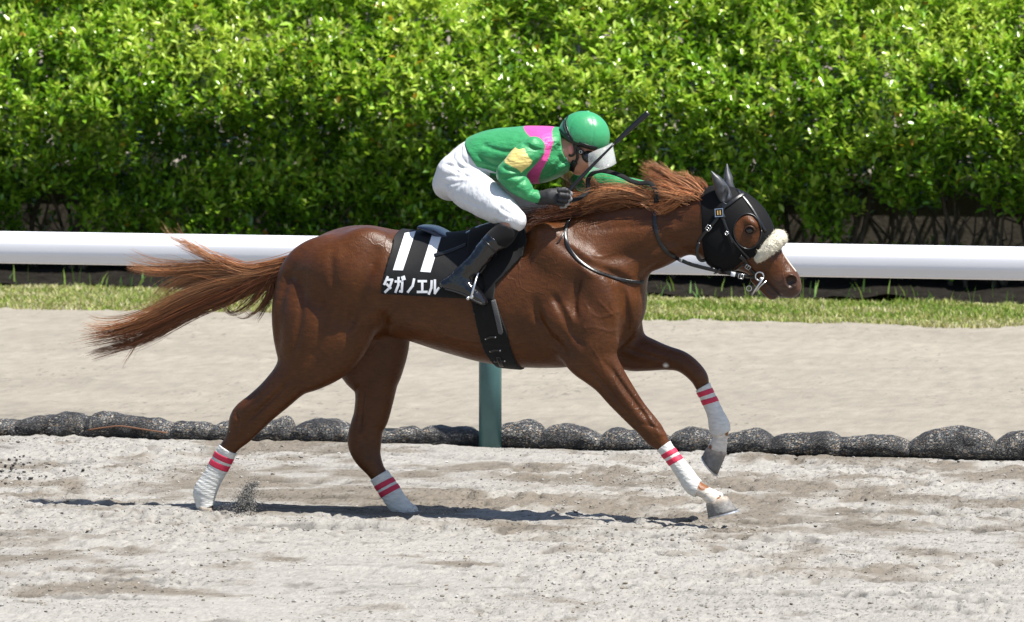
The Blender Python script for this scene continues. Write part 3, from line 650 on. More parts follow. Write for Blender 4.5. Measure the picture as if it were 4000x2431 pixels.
# outline of every bag in the photograph: left, right, top y, bottom y, label
BAGS = [(-190, 70, 1640, 1706, 'black net gravel bag cut off by the left edge'), (58, 345, 1622, 1712, 'dark gravel bag with a long flat top, second from left edge'),
        (335, 682, 1625, 1722, 'pale gravel bag tied with a rusty rope under the tail'), (668, 828, 1648, 1724, 'short lumpy gravel bag between the roped bag and the near hind leg'),
        (822, 1015, 1655, 1730, 'gravel bag mostly hidden behind the near hind leg'), (1008, 1142, 1640, 1730, 'humped gravel bag just right of the near hind hock'),
        (1128, 1385, 1655, 1735, 'gravel bag between the two hind legs'), (1375, 1500, 1668, 1738, 'gravel bag mostly hidden behind the far hind leg'),
        (1488, 1640, 1680, 1740, 'low flat gravel bag just right of the far hind leg'), (1625, 1880, 1668, 1746, 'gravel bag touching the teal post on its left'),
        (1875, 2130, 1664, 1750, 'gravel bag passing behind the teal post'), (2105, 2372, 1662, 1762, 'humped gravel bag with pale orange stones, left of the near foreleg'),
        (2350, 2625, 1666, 1756, 'dark gravel bag behind the near foreleg bandage'), (2612, 2812, 1672, 1764, 'gravel bag between the two foreleg bandages'),
        (2800, 3025, 1676, 1768, 'gravel bag just right of the raised far fore hoof'), (3005, 3285, 1672, 1774, 'plump humped gravel bag, fourth from the right edge'),
        (3272, 3562, 1690, 1776, 'pale gravel bag third from the right edge'), (3545, 3892, 1668, 1778, 'long gravel bag rising to the right, second from right edge'),
        (3878, 4180, 1676, 1784, 'dark gravel bag cut off by the right edge')]
for bi, (ua, ub, vt, vb, lab) in enumerate(BAGS):
    A = P(ua, vb, YB + 0.10); B = P(ub, vb, YB + 0.10); T_ = P((ua + ub) / 2, vt, YB + 0.14); x0, x1 = A[0], B[0]; cx = (x0 + x1) / 2; hx = (x1 - x0) / 2
    zt = T_[2] * (1.16 if ua < 2000 else 0.94) + (0.006 if ua < 2000 else 0); nu, nv = 34, 20; r2 = np.random.default_rng(100 + bi); sk = r2.uniform(-0.35, 0.35); ph = r2.uniform(0, 50)
    th = np.linspace(-1, 1, nu); V = []
    for t in th:
        pr = 0.82 * (1 - abs(t) ** 3.4) ** 0.6 * (1 + 0.12 * math.sin(2.4 * t + ph)) + 0.16
        hh = (zt + 0.03) / 2 * pr * (1 + sk * t * 0.5); ww = 0.085 * (0.35 + 0.65 * pr)
        for j in range(nv):
            a = 2 * math.pi * j / nv; ca, sa = math.cos(a), math.sin(a); ca = math.copysign(abs(ca) ** 0.8, ca); sa = math.copysign(abs(sa) ** 0.8, sa)
            V.append((cx + hx * 1.10 * t, YB + 0.12 + ww * ca, -0.03 + hh + hh * sa))
    V = np.array(V); nn = n3(V[:, 0] * 22 + ph, V[:, 1] * 22, V[:, 2] * 22) - 0.5; nn2 = n3(V[:, 0] * 60 + ph, V[:, 1] * 60, V[:, 2] * 60) - 0.5
    V[:, 2] += (nn * 0.012 + nn2 * 0.004) * (V[:, 2] > 0.02); V[:, 1] += nn * 0.02
    Fc = [(i * nv + j, (i + 1) * nv + j, (i + 1) * nv + (j + 1) % nv, i * nv + (j + 1) % nv) for i in range(nu - 1) for j in range(nv)] + [tuple(range(nv)), tuple((nu - 1) * nv + j for j in range(nv - 1, -1, -1))]
    bag = link('gravel_bag', mk_mesh('gravel_bag', V, Fc), M['gravel'], label=lab, category='sandbag', group='gravel bags along the foot of the rail')
    e = np.array([(x1 - 0.012 + 0.02 * k, YB + 0.11, 0.012 + 0.004 * math.sin(k + ph)) for k in range(3)]); v, f = tube(e, [0.02, 0.014, 0.022], 8)
    link('knot', mk_mesh('knot', v, f), M['net'], parent=bag)
    if bi == 2:
        e = np.array([P(u, vv, YB + 0.03) for u, vv in ((345, 1680), (400, 1672), (470, 1665), (560, 1678), (655, 1692))]); v, f = tube(crom(e, 4), 0.004, 6); link('rope', mk_mesh('rope', v, f), M['gpaint'], parent=bag)
    if bi == 1:
        a = np.array([P(u, vv, YB + 0.16) for u, vv in ((250, 1642), (330, 1634), (420, 1632), (500, 1634), (545, 1642))]); v, f = ribbon(crom(a, 3), np.tile([0, -0.7, 1.0], (13, 1)), 0.03, 0.004); link('net_flap', mk_mesh('net_flap', v, f), M['net'], parent=bag)

# ---- loose clods on the track
ICO_V = []; _t = (1 + 5 ** 0.5) / 2
for a, b in ((-1, _t), (1, _t), (-1, -_t), (1, -_t)): ICO_V.append((a, b, 0))
for a, b in ((-1, _t), (1, _t), (-1, -_t), (1, -_t)): ICO_V.append((0, a, b))
for a, b in ((_t, -1), (_t, 1), (-_t, -1), (-_t, 1)): ICO_V.append((a, 0, b))
ICO_V = np.array(ICO_V) / math.hypot(1, _t)
ICO_F = np.array([(0, 11, 5), (0, 5, 1), (0, 1, 7), (0, 7, 10), (0, 10, 11), (1, 5, 9), (5, 11, 4), (11, 10, 2), (10, 7, 6), (7, 1, 8), (3, 9, 4), (3, 4, 2), (3, 2, 6), (3, 6, 8), (3, 8, 9), (4, 9, 5), (2, 4, 11), (6, 2, 10), (8, 6, 7), (9, 8, 1)])
def clods(p, r, c):
    n = len(p); V = p[:, None, :] + ICO_V[None] * r[:, None, None] * rng.uniform(0.6, 1.25, (n, 12, 1)) * np.stack([rng.uniform(0.8, 1.5, n), rng.uniform(0.8, 1.2, n), rng.uniform(0.5, 0.9, n)], 1)[:, None, :]
    T = (np.arange(n) * 12)[:, None, None] + ICO_F[None]
    return V.reshape(-1, 3), T.reshape(-1, 3), np.repeat(c, 12, 0)
n = 42000; x = rng.uniform(-4, 3.2, n); y = rng.uniform(-4.4, YB - 0.05, n); keep = f2(x * 0.9 + 9, y * 2 + 2, 3) + rng.normal(0, 0.12, n) > 0.52; x, y = x[keep], y[keep]; n = len(x)
r = np.minimum(0.0014 + rng.exponential(0.0015, n), 0.009); p = np.column_stack([x, y, track_h(x, y) + r * 0.35])
dark = rng.random(n)[:, None]; c = np.where(dark < 0.12, np.array([[0.08, 0.073, 0.066]]), np.where(dark < 0.6, np.array([[0.20, 0.175, 0.145]]), np.array([[0.31, 0.30, 0.28]]))) * rng.uniform(0.8, 1.2, (n, 1))
k = 60; ck = np.array([G(rng.uniform(0, 60 + 300 * rng.random()), rng.uniform(1770, 1880)) for _ in range(k)]); ck[:, 2] = track_h(ck[:, 0], ck[:, 1]) + 0.006
p = np.vstack([p, ck]); r = np.concatenate([r, rng.uniform(0.004, 0.011, k)]); c = np.vstack([c, np.tile([0.05, 0.047, 0.045], (k, 1))])
v, t, c = clods(p, r, c); link('sand_clods', mk_mesh('sand_clods', v, t, c, smooth=False), M['clod'], kind='stuff', label='loose clods of damp sand scattered over the track', category='clods')

# ================================================================== THE HORSE
def both(f): return [f(-1), f(1)]
HORSE = [
    # trunk: back line / belly line
    sweep([(1215, 985, 1215, 1230, 0, .13), (1290, 925, 1295, 1290, 0, .22), (1395, 881, 1400, 1315, 0, .262), (1516, 896, 1515, 1303, 0, .258),
           (1650, 908, 1640, 1338, 0, .262), (1800, 912, 1790, 1384, 0, .275), (1950, 890, 1940, 1423, 0, .268), (2080, 862, 2075, 1438, 0, .24),
           (2220, 850, 2215, 1432, 0, .21), (2310, 930, 2300, 1395, 0, .185)], k=0.03, cap=(1.3, 2.2)),
    # neck: crest / throat
    sweep([(2080, 860, 2270, 1330, 0, .17), (2230, 822, 2392, 1215, 0, .150), (2380, 795, 2500, 1090, 0, .112), (2500, 778, 2600, 1042, 0, .096),
           (2600, 764, 2672, 1003, 0, .084), (2690, 750, 2738, 995, 0, .078), (2765, 738, 2800, 1010, 0, .080)], k=0.05),
    # head: forehead line / jaw line
    sweep([(2800, 732, 2770, 1000, 0, .082), (2850, 726, 2800, 1042, 0, .092), (2905, 758, 2840, 1058, 0, .096), (2956, 826, 2878, 1066, 0, .092),
           (2992, 885, 2918, 1078, 0, .074), (3028, 946, 2950, 1098, 0, .060), (3066, 1004, 2988, 1124, 0, .053), (3102, 1052, 3030, 1150, 0, .055), (3116, 1088, 3062, 1156, 0, .048)], k=0.025, cap=(1, 1.6)),
    # near hind leg
    sweep([(1085, 1085, 1475, 1130, -.115, .085), (1063, 1195, 1478, 1225, -.125, .115), (1062, 1290, 1440, 1318, -.13, .118), (1068, 1395, 1350, 1408, -.135, .10),
           (1052, 1450, 1245, 1486, -.135, .078), (1007, 1511, 1150, 1568, -.135, .062), (958, 1556, 1075, 1632, -.13, .050), (912, 1597, 1022, 1680, -.125, .044),
           (900, 1650, 986, 1714, -.12, .040), (880, 1706, 942, 1748, -.115, .034), (860, 1740, 918, 1774, -.115, .031), (828, 1800, 890, 1828, -.11, .029),
           (794, 1863, 857, 1888, -.11, .031), (762, 1912, 840, 1930, -.11, .035), (768, 1955, 832, 1958, -.11, .032), (778, 1992, 832, 1992, -.11, .034)], k=0.045, cap=(1.6, 1.5), sub=4),
    # far hind leg
    sweep([(1240, 1090, 1560, 1130, .115, .085), (1230, 1200, 1590, 1230, .125, .115), (1260, 1300, 1605, 1325, .13, .115), (1322, 1424, 1578, 1405, .135, .098),
           (1378, 1486, 1555, 1470, .135, .080), (1388, 1550, 1538, 1555, .13, .062), (1380, 1622, 1520, 1628, .13, .052), (1366, 1672, 1500, 1664, .125, .047),
           (1358, 1725, 1489, 1725, .12, .044), (1375, 1775, 1490, 1775, .115, .040), (1420, 1832, 1503, 1825, .11, .033), (1455, 1880, 1515, 1848, .11, .031),
           (1489, 1932, 1548, 1894, .105, .029), (1518, 1977, 1582, 1945, .10, .031), (1545, 2004, 1612, 1975, .10, .035), (1585, 2020, 1635, 1990, .10, .033)], k=0.045, cap=(1.6, 1.5), sub=4),
    # near foreleg
    sweep([(2130, 1230, 2400, 1150, -.135, .070), (2160, 1340, 2415, 1265, -.14, .085), (2205, 1412, 2400, 1342, -.145, .080), (2250, 1452, 2418, 1398, -.145, .068), (2305, 1496, 2448, 1458, -.14, .060),
           (2362, 1558, 2490, 1530, -.135, .053), (2425, 1624, 2530, 1592, -.13, .046), (2478, 1676, 2576, 1650, -.125, .043), (2512, 1712, 2604, 1690, -.122, .041),
           (2550, 1740, 2614, 1720, -.12, .035), (2576, 1762, 2620, 1738, -.12, .030), (2612, 1806, 2656, 1786, -.12, .028), (2644, 1854, 2698, 1836, -.12, .029),
           (2684, 1916, 2736, 1882, -.12, .034), (2730, 1938, 2776, 1908, -.12, .033), (2756, 1968, 2838, 1940, -.12, .044)], k=0.04, cap=(1.3, 1.5), sub=4),
    # far foreleg
    sweep([(2250, 1240, 2500, 1170, .135, .070), (2330, 1370, 2498, 1255, .14, .080), (2410, 1432, 2510, 1300, .145, .072), (2500, 1445, 2560, 1326, .14, .060), (2573, 1443, 2620, 1352, .135, .052),
           (2632, 1446, 2678, 1374, .13, .046), (2672, 1466, 2722, 1408, .125, .044), (2704, 1496, 2758, 1452, .12, .041), (2716, 1518, 2766, 1488, .12, .033),
           (2728, 1535, 2772, 1510, .12, .030), (2750, 1578, 2796, 1558, .12, .028), (2770, 1630, 2822, 1612, .12, .030), (2776, 1676, 2846, 1662, .12, .034),
           (2788, 1712, 2842, 1704, .12, .031), (2766, 1744, 2838, 1762, .12, .041)], k=0.04, cap=(1.3, 1.5), sub=4),
    # lower lip and chin
    sweep([(2950, 1080, 2938, 1104, 0, .036), (2992, 1110, 2978, 1144, 0, .036), (3022, 1140, 3000, 1166, 0, .034), (3038, 1156, 3022, 1168, 0, .028)], k=0.006, cap=(1, 1.2)),
]
# muscles and bones, both flanks
for s in (-1, 1):
    HORSE += [
        ell(2822, 975, s * .050, (.085, .045, .095), 20, k=0.03),            # jowl
        ell(2935, 872, s * .074, (.036, .024, .020), -35, k=0.02),           # brow
        ell(2960, 960, s * .058, (.075, .012, .012), -52, k=0.02),           # facial crest
        ell(3086, 1098, s * .044, (.034, .022, .034), 0, k=0.012),           # nostril rim
        ell(2290, 1060, s * .150, (.070, .055, .120), 38, k=0.04),           # point of shoulder
        ell(2345 + 22 * (s > 0), 1185, s * .150, (.075, .055, .125), 12, k=0.022),  # upper breast
        ell(2295, 1255, s * .180, (.060, .045, .090), 25, k=0.02),
        ell(2190, 1250, s * .185, (.095, .052, .085), 25, k=0.03),           # triceps
        ell(2375 + 62 * (s > 0), 1240, s * .105, (.058, .070, .105), 0, k=0.022),   # breast
        ell(2150, 975, s * .150, (.080, .060, .120), 30, k=0.06),            # shoulder blade
        ell(1330, 1060, s * .170, (.150, .075, .120), 20, k=0.07),           # rump
        ell(1440, 945, s * .140, (.070, .045, .050), 0, k=0.09),             # point of hip
        ell(2345, 1430, s * .150 if s < 0 else .15, (.075, .045, .040), -48, k=0.03) if s < 0 else ell(2540, 1378, .15, (.075, .045, .036), -20, k=0.03),
    ]
HORSE.append(blur(0.009))
HORSE += [
    groove([(2130, 880), (2200, 960), (2300, 1030), (2420, 1090), (2490, 1180)], 0.013, 0.020, y=-.15),
    groove([(2270, 1060), (2255, 1120), (2245, 1190), (2262, 1260)], 0.012, 0.015, y=-.2),
    groove([(2150, 1140), (2185, 1200), (2240, 1300), (2290, 1370)], 0.010, 0.016, y=-.22),
    groove([(2080, 1150), (2110, 1260), (2180, 1350), (2235, 1410)], 0.015, 0.022, y=-.22),
    groove([(2428, 1100), (2436, 1180), (2440, 1260), (2420, 1335)], 0.015, 0.016, y=-.13),
    groove([(2280, 1400), (2350, 1470), (2430, 1580), (2500, 1670)], 0.011, 0.012, y=-.15),
    groove([(2370, 1400), (2420, 1480), (2480, 1570), (2560, 1680)], 0.011, 0.010, y=-.15),
    groove([(1160, 1020), (1120, 1130), (1100, 1260), (1100, 1390)], 0.013, 0.022, y=-.15),
    groove([(1480, 960), (1440, 1080), (1400, 1200), (1330, 1330)], 0.015, 0.028, y=-.22),
    groove([(1250, 1100), (1270, 1230), (1250, 1340), (1190, 1440)], 0.011, 0.026, y=-.2),
    groove([(1180, 1440), (1100, 1530), (1010, 1610), (950, 1660)], 0.011, 0.012, y=-.14),
    groove([(1480, 1200), (1490, 1280), (1440, 1330)], 0.011, 0.022, y=-.22),
    groove([(1090, 1480), (1000, 1560), (940, 1610)], -0.004, 0.010, y=-.14),
    groove([(2560, 850), (2600, 930), (2680, 970)], 0.007, 0.022, y=-.09),
    groove([(2240, 860), (2400, 860), (2550, 840), (2680, 850)], 0.009, 0.03, y=-.1),
    groove([(2330, 1010), (2450, 1000), (2570, 960), (2700, 930)], 0.011, 0.03, y=-.1),
    groove([(1440, 1500), (1425, 1600), (1420, 1690)], 0.011, 0.012, side=1, y=-.13),
]
HORSE += [
    groove([(2725, 985), (2640, 985), (2560, 1035), (2470, 1105)], 0.009, 0.014, y=-.07),
    groove([(2300, 905), (2420, 890), (2540, 880), (2650, 870)], 0.006, 0.016, y=-.1),
    groove([(2120, 890), (2200, 970), (2290, 1050), (2340, 1090)], -0.006, 0.016, y=-.18),
    groove([(1460, 1300), (1500, 1240), (1545, 1190), (1570, 1150)], 0.010, 0.018, y=-.24),
    groove([(1300, 960), (1310, 1080), (1330, 1200), (1290, 1330)], 0.008, 0.020, y=-.22),
    groove([(1180, 1060), (1190, 1180), (1180, 1300), (1150, 1400)], 0.008, 0.016, y=-.18),
    groove([(1390, 1160), (1400, 1230), (1370, 1320)], -0.006, 0.018, y=-.24),
    groove([(2090, 1240), (2120, 1270), (2140, 1310)], 0.005, 0.008, y=-.24), groove([(2060, 1270), (2090, 1300), (2105, 1340)], 0.005, 0.008, y=-.24), groove([(2030, 1300), (2060, 1330), (2075, 1365)], 0.005, 0.008, y=-.24),
    groove([(1720, 1310), (1850, 1335), (1990, 1345), (2110, 1335)], -0.0035, 0.007, y=-.22), groove([(1980, 1345), (2010, 1310), (2050, 1300)], -0.003, 0.006, y=-.24),
    groove([(2500, 1650), (2560, 1665), (2600, 1690)], 0.004, 0.007, y=-.125), groove([(2530, 1620), (2570, 1670), (2590, 1715)], -0.005, 0.010, y=-.125),
    groove([(925, 1600), (945, 1640), (925, 1690)], 0.006, 0.009, y=-.125), groove([(985, 1640), (960, 1690), (925, 1735)], 0.005, 0.008, y=-.125), groove([(1150, 1470), (1060, 1545), (985, 1610)], -0.006, 0.012, y=-.14),
    groove([(1425, 1690), (1440, 1740), (1445, 1800)], 0.005, 0.009, side=1, y=-.12),
    groove([(2440, 1350), (2540, 1385), (2640, 1415)], 0.005, 0.010, side=1, y=-.13),
]
# ribs, faint
for k in range(6): HORSE.append(groove([(1640 + 52 * k, 1130), (1650 + 50 * k, 1230), (1700 + 46 * k, 1320)], 0.0022, 0.012, y=-.27))
# veins on shoulder and breast
for px in ([(2300, 1220), (2350, 1240), (2400, 1230), (2425, 1250)], [(2260, 1290), (2320, 1280), (2380, 1300), (2420, 1290)], [(2330, 1160), (2370, 1200), (2410, 1260)], [(2200, 1180), (2240, 1250), (2250, 1310)],
           [(2350, 1380), (2390, 1450), (2420, 1520), (2470, 1580)], [(2300, 1340), (2340, 1400), (2360, 1460)], [(1440, 1130), (1470, 1190), (1480, 1260)], [(2380, 1150), (2395, 1210), (2430, 1230)], [(2280, 1180), (2300, 1220), (2290, 1270), (2320, 1310)], [(2420, 1410), (2450, 1470), (2500, 1550), (2540, 1600)], [(2360, 1290), (2330, 1330), (2345, 1370)], [(1480, 1180), (1440, 1240), (1450, 1290)], [(1240, 1440), (1170, 1500), (1090, 1570)], [(2300, 980), (2340, 1000), (2400, 990)]):
    HORSE.append(groove([(u + 7 * math.sin(u * .09 + v), v + 7 * math.cos(v * .11 + u)) for u, v in px], -0.0024, 0.0050, y=-.19))
for s in (-1, 1):
    HORSE += [ell(3092, 1099, s * .066, (.030, .032, .025), -22, k=0.005, sub=True), ell(3084, 1112, s * .062, (.013, .022, .022), 35, k=0.005, sub=True), ell(2927, 899, s * .102, (.020, .016, .014), -20, k=0.008, sub=True)]
HORSE.append(groove([(2985, 1095), (3015, 1122), (3040, 1150), (3056, 1160)], 0.007, 0.007, y=-.05)); HORSE.append(groove([(2985, 1095), (3015, 1122), (3040, 1150), (3056, 1160)], 0.007, 0.007, side=1, y=-.05))

GH = run(HORSE, Grid((-1.50, -0.42, -0.08), (1.36, 0.26, 1.52), 0.0048))
HV, HF = nets(GH, GH.F); HV = relax(HV, HF, 1, 0.4)
def inpoly(V, pts):
    p = np.array([Q(*q)[[0, 2]] for q in pts]); ins = np.zeros(len(V), bool); X, Z = V[:, 0], V[:, 2]
    for i in range(len(p)):
        a = p[i]; b = p[(i + 1) % len(p)]; c = ((a[1] > Z) != (b[1] > Z)) & (X < (b[0] - a[0]) * (Z - a[1]) / (b[1] - a[1] + 1e-12) + a[0]); ins ^= c
    return ins
def qd(V, u, v, y): c = Q(u, v, y); return np.linalg.norm(V - c, axis=1)
coat = np.array([0.066, 0.0210, 0.0046]) * (0.86 + 0.28 * n3(HV[:, 0] * 5, HV[:, 1] * 5, HV[:, 2] * 5))[:, None]
nz = n3(HV[:, 0] * 40, HV[:, 1] * 40, HV[:, 2] * 40)
def paint(w, c):
    global coat
    coat = coat * (1 - w[:, None]) + np.array(c) * w[:, None]
near = HV[:, 1] < YH
w = (inpoly(HV, [(2712, 1900, -.12), (2775, 1880, -.12), (2900, 1950, -.12), (2900, 2050, -.12), (2740, 2050, -.12), (2715, 1940, -.12)]) & near).astype(float) * np.clip((nz - 0.12) * 12, 0, 1); paint(w, (0.56, 0.51, 0.45))
w = (inpoly(HV, [(2770, 1690, .12), (2860, 1690, .12), (2860, 1800, .12), (2740, 1800, .12)]) & ~near).astype(float) * np.clip((nz - 0.12) * 12, 0, 1); paint(w, (0.56, 0.51, 0.45))
for (u, v_, y_, r_) in ((2752, 1890, -.13, .022), (2742, 1896, -.15, .020), (2806, 1950, -.15, .009), (2842, 1690, .11, .014), (2770, 1748, .09, .012), (2815, 1775, .085, .010)): paint(np.clip((1.35 - qd(HV, u, v_, y_) / r_) * 3, 0, 1), (0.20, 0.075, 0.025))
w = np.clip(1.7 - qd(HV, 3068, 1135, 0) / 0.060, 0, 1) * 0.85; paint(w, (0.060, 0.038, 0.032))
ml = crom(np.array([Q(u, v, -.04)[[0, 2]] for u, v in ((2975, 1088), (3000, 1108), (3025, 1135), (3048, 1158), (3058, 1166))]), 6); md = np.min(np.hypot(HV[:, None, 0][HV[:, 0] > 1.0] - ml[None, :, 0], HV[:, None, 2][HV[:, 0] > 1.0] - ml[None, :, 1]), 1)
w = np.zeros(len(HV)); w[HV[:, 0] > 1.0] = np.clip(1.5 - md / 0.006, 0, 1); paint(w, (0.012, 0.008, 0.008))
for s in (-1, 1): paint(np.clip(1.6 - np.abs(qd(HV, 3092, 1104, s * .06) - 0.032) / 0.004, 0, 1) * 0.0, (0.16, 0.11, 0.09))
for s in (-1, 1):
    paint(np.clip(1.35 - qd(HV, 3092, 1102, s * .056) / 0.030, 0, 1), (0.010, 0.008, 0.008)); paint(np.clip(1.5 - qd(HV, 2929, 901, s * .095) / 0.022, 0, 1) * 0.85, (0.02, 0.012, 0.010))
paint(np.clip(1.4 - qd(HV, 2600, 1431, .09) / 0.012, 0, 1), (0.6, 0.58, 0.55))
w = np.clip(1 - np.abs(HV[:, 1] - YH) / 0.014, 0, 1) * inpoly(HV, [(3010, 900, 0), (3060, 900, 0), (3120, 1060, 0), (3080, 1060, 0)]); paint(w, (0.7, 0.66, 0.6))
horse = link('horse', mk_mesh('horse', HV, HF, coat), M['coat'], label='galloping chestnut racehorse wearing a black hood and white leg bandages', category='horse')
TH = bvh(HV, HF)

# eyes
for s in (-1, 1):
    c = Q(2927, 900, s * .084); V = []
    for i in range(9):
        for j in range(16):
            a = math.pi * i / 8; b = 2 * math.pi * j / 16; V.append(c + 0.0185 * np.array([math.sin(a) * math.cos(b), math.cos(a), math.sin(a) * math.sin(b) * 0.85]))
    Fc = [(i * 16 + j, i * 16 + (j + 1) % 16, (i + 1) * 16 + (j + 1) % 16, (i + 1) * 16 + j) for i in range(8) for j in range(16)]
    link('eye', mk_mesh('eye', V, Fc), M['eye'], parent=horse)
    L = np.array([Q(u, v, s * yy) for u, v, yy in ((2906, 902, .092), (2914, 889, .098), (2928, 884, .100), (2942, 889, .097), (2949, 901, .090))]); v, f = tube(crom(L, 4), 0.0042, 6)
    link('eyelid', mk_mesh('eyelid', v, f, np.tile([0.05, 0.022, 0.012], (len(v), 1))), M['coat'], parent=horse)

# hooves and shoes: coronet front/heel, ground front/heel
def hoof(cf, ch, gf, gh, y, w0, w1, name_parent):
    rings = []
    for t in np.linspace(0, 1, 7):
        f = Q(cf[0] + (gf[0] - cf[0]) * t, cf[1] + (gf[1] - cf[1]) * t, y); h = Q(ch[0] + (gh[0] - ch[0]) * t, ch[1] + (gh[1] - ch[1]) * t, y); rings.append((f, h, (w0 + (w1 - w0) * t)))
    def loft(rs):
        V = []; n = 24
        for f, h, w in rs:
            c = (f + h) / 2; ax = (f - h) / 2
            for j in range(n):
                a = 2 * math.pi * j / n; x = math.cos(a); s = math.sin(a) * (1.0 - 0.18 * (x < 0) * x * x); V.append(c + ax * x + np.array([0, w * s, 0]))
        Fc = [(i * n + j, i * n + (j + 1) % n, (i + 1) * n + (j + 1) % n, (i + 1) * n + j) for i in range(len(rs) - 1) for j in range(n)]
        return np.array(V), Fc + [tuple(range(n - 1, -1, -1)), tuple((len(rs) - 1) * n + j for j in range(n))]
    c0 = (rings[0][0] + rings[0][1]) / 2; up_ = c0 - (rings[-1][0] + rings[-1][1]) / 2; up_ /= np.linalg.norm(up_); rings = [(c0 + (rings[0][0] - c0) * .7 + up_ * .010, c0 + (rings[0][1] - c0) * .7 + up_ * .010, rings[0][2] * .7), (c0 + (rings[0][0] - c0) * .92 + up_ * .005, c0 + (rings[0][1] - c0) * .92 + up_ * .005, rings[0][2] * .92)] + rings
    V, Fc = loft(rings); t = np.repeat(np.concatenate([[0, 0], np.linspace(0, 1, 7)]), 24)
    c = np.array([0.32, 0.27, 0.22]) * (1 - t[:, None]) ** 5 + np.array([0.15, 0.145, 0.14]) * (1 - (1 - t[:, None]) ** 5)
    ho = link('hoof', mk_mesh('hoof', V, Fc, c), M['hoof'], parent=name_parent)
    f, h, w = rings[-1]; d = rings[-1][0] - rings[0][0] + rings[-1][1] - rings[0][1]; d = d / np.linalg.norm(d); ax = (f - h) / np.linalg.norm(f - h)
    V, Fc = loft([(f + ax * .002 + d * .001, h - ax * .002 + d * .001, w + .002), (f + ax * .003 + d * .008, h - ax * .003 + d * .008, w + .002)])
    link('horseshoe', mk_mesh('horseshoe', V, Fc, smooth=False), M['shoe'], parent=ho)
hoof((2842, 1942), (2758, 1972), (2880, 1992), (2766, 2020), -.12, .046, .058, horse)
hoof((2838, 1772), (2757, 1752), (2803, 1854), (2744, 1780), .12, .044, .054, horse)
hoof((832, 1988), (774, 1975), (822, 2050), (770, 2012), -.11, .044, .052, horse)
hoof((1650, 2000), (1590, 2022), (1690, 2030), (1602, 2046), .10, .044, .052, horse)

# bandages: the leg's own surface, a little larger, between two cuts
def wrap(box_px, y, cut, off, name, m, parent, extra=None, label=None, h=0.0035):
    pts = np.array([Q(u, v, y) for u, v in box_px]); lo = pts.min(0) - 0.03; hi = pts.max(0) + 0.03; lo[1] = y + YH - 0.075; hi[1] = y + YH + 0.075
    g = run(HORSE, Grid(lo, hi, h)); F = g.F - off
    X, Y, Z = np.meshgrid(g.x, g.y, g.z, indexing='ij', sparse=True)
    if extra: F = F + extra * (np.sin((Z * 0.9 + X * 0.4) * 330 + 6 * n3(X * 25 + 0 * Z, Y * 25 + 0 * Z, Z * 25 + 0 * X)) * 0.5).astype(np.float32)
    F = np.maximum(F, poly(g, [(u, v, y) for u, v in cut])); V, Qd = nets(g, F)
    return link(name, mk_mesh(name, V, Qd), m, parent=parent, label=label), V, Qd
WR = [  # outline of the bandage, its two tape bands (each: four corners), y
    (-.11, [(840, 1722), (940, 1782), (915, 1835), (880, 1890), (860, 1930), (845, 1968), (815, 1985), (760, 1985), (730, 1940), (740, 1890), (800, 1790)], [[(838, 1757), (930, 1800), (920, 1822), (828, 1778)], [(822, 1787), (915, 1830), (903, 1852), (812, 1808)]]),
    (.10, [(1436, 1884), (1516, 1834), (1570, 1890), (1600, 1945), (1650, 1985), (1668, 2012), (1600, 2050), (1540, 2022), (1490, 1965)], [[(1452, 1905), (1535, 1862), (1545, 1880), (1464, 1925)], [(1472, 1930), (1556, 1886), (1566, 1904), (1484, 1950)]]),
    (-.12, [(2556, 1770), (2626, 1716), (2680, 1782), (2740, 1868), (2738, 1880), (2718, 1944), (2660, 1940), (2610, 1850)], [[(2570, 1785), (2650, 1740), (2662, 1758), (2582, 1803)], [(2588, 1811), (2670, 1765), (2682, 1784), (2600, 1830)]]),
    (.12, [(2706, 1534), (2784, 1488), (2830, 1570), (2870, 1650), (2866, 1672), (2838, 1692), (2775, 1708), (2750, 1690), (2745, 1620)], [[(2712, 1538), (2795, 1510), (2800, 1530), (2720, 1558)], [(2725, 1568), (2812, 1543), (2818, 1563), (2732, 1589)]]),
]
for (y, cut, bands) in WR:
    wo, V, Qd = wrap(cut, y, cut, 0.0065, 'leg_wrap', M['wrap'], horse, extra=0.0009)
    for b in bands: wrap(cut, y, b, 0.0085, 'tape_band', M['tape'], wo)

# hood with eye openings, ear covers
HOODP = [(2741, 700, 0), (2741, 748, -.03), (2743, 857, -.08), (2744, 960, -.08), (2752, 1010, -.07), (2770, 1075, -.05), (2854, 1075, -.05), (2858, 1058, -.06), (2905, 1018, -.075), (2950, 1000, -.07), (2985, 955, -.06), (3030, 935, -.03), (3060, 880, 0), (3000, 700, 0)]
def head_field(h=0.003): return run(HORSE, Grid(Q(2715, 1110, 0) + np.array([0, -.16, 0]), Q(3070, 690, 0) + np.array([0, .16, 0]), h))
gh = head_field(); reg = poly(gh, HOODP); ecs = [Q(2919, 905, s * .085) for s in (-1,)]
ang = np.linspace(0, 2 * math.pi, 28, endpoint=False); eh = poly(gh, [tuple(ecs[0][[0, 2]] + np.array([0.058 * math.cos(a) * 0.96 - 0.008 * math.sin(a), 0.073 * math.sin(a) + 0.006 * math.cos(a)])) for a in ang])
FH = np.maximum(np.maximum(gh.F - 0.0045, reg), -eh); V, Qd = nets(gh, FH)
hood = link('hood', mk_mesh('hood', V, Qd), M['hood'], parent=horse); THD = bvh(V, Qd)
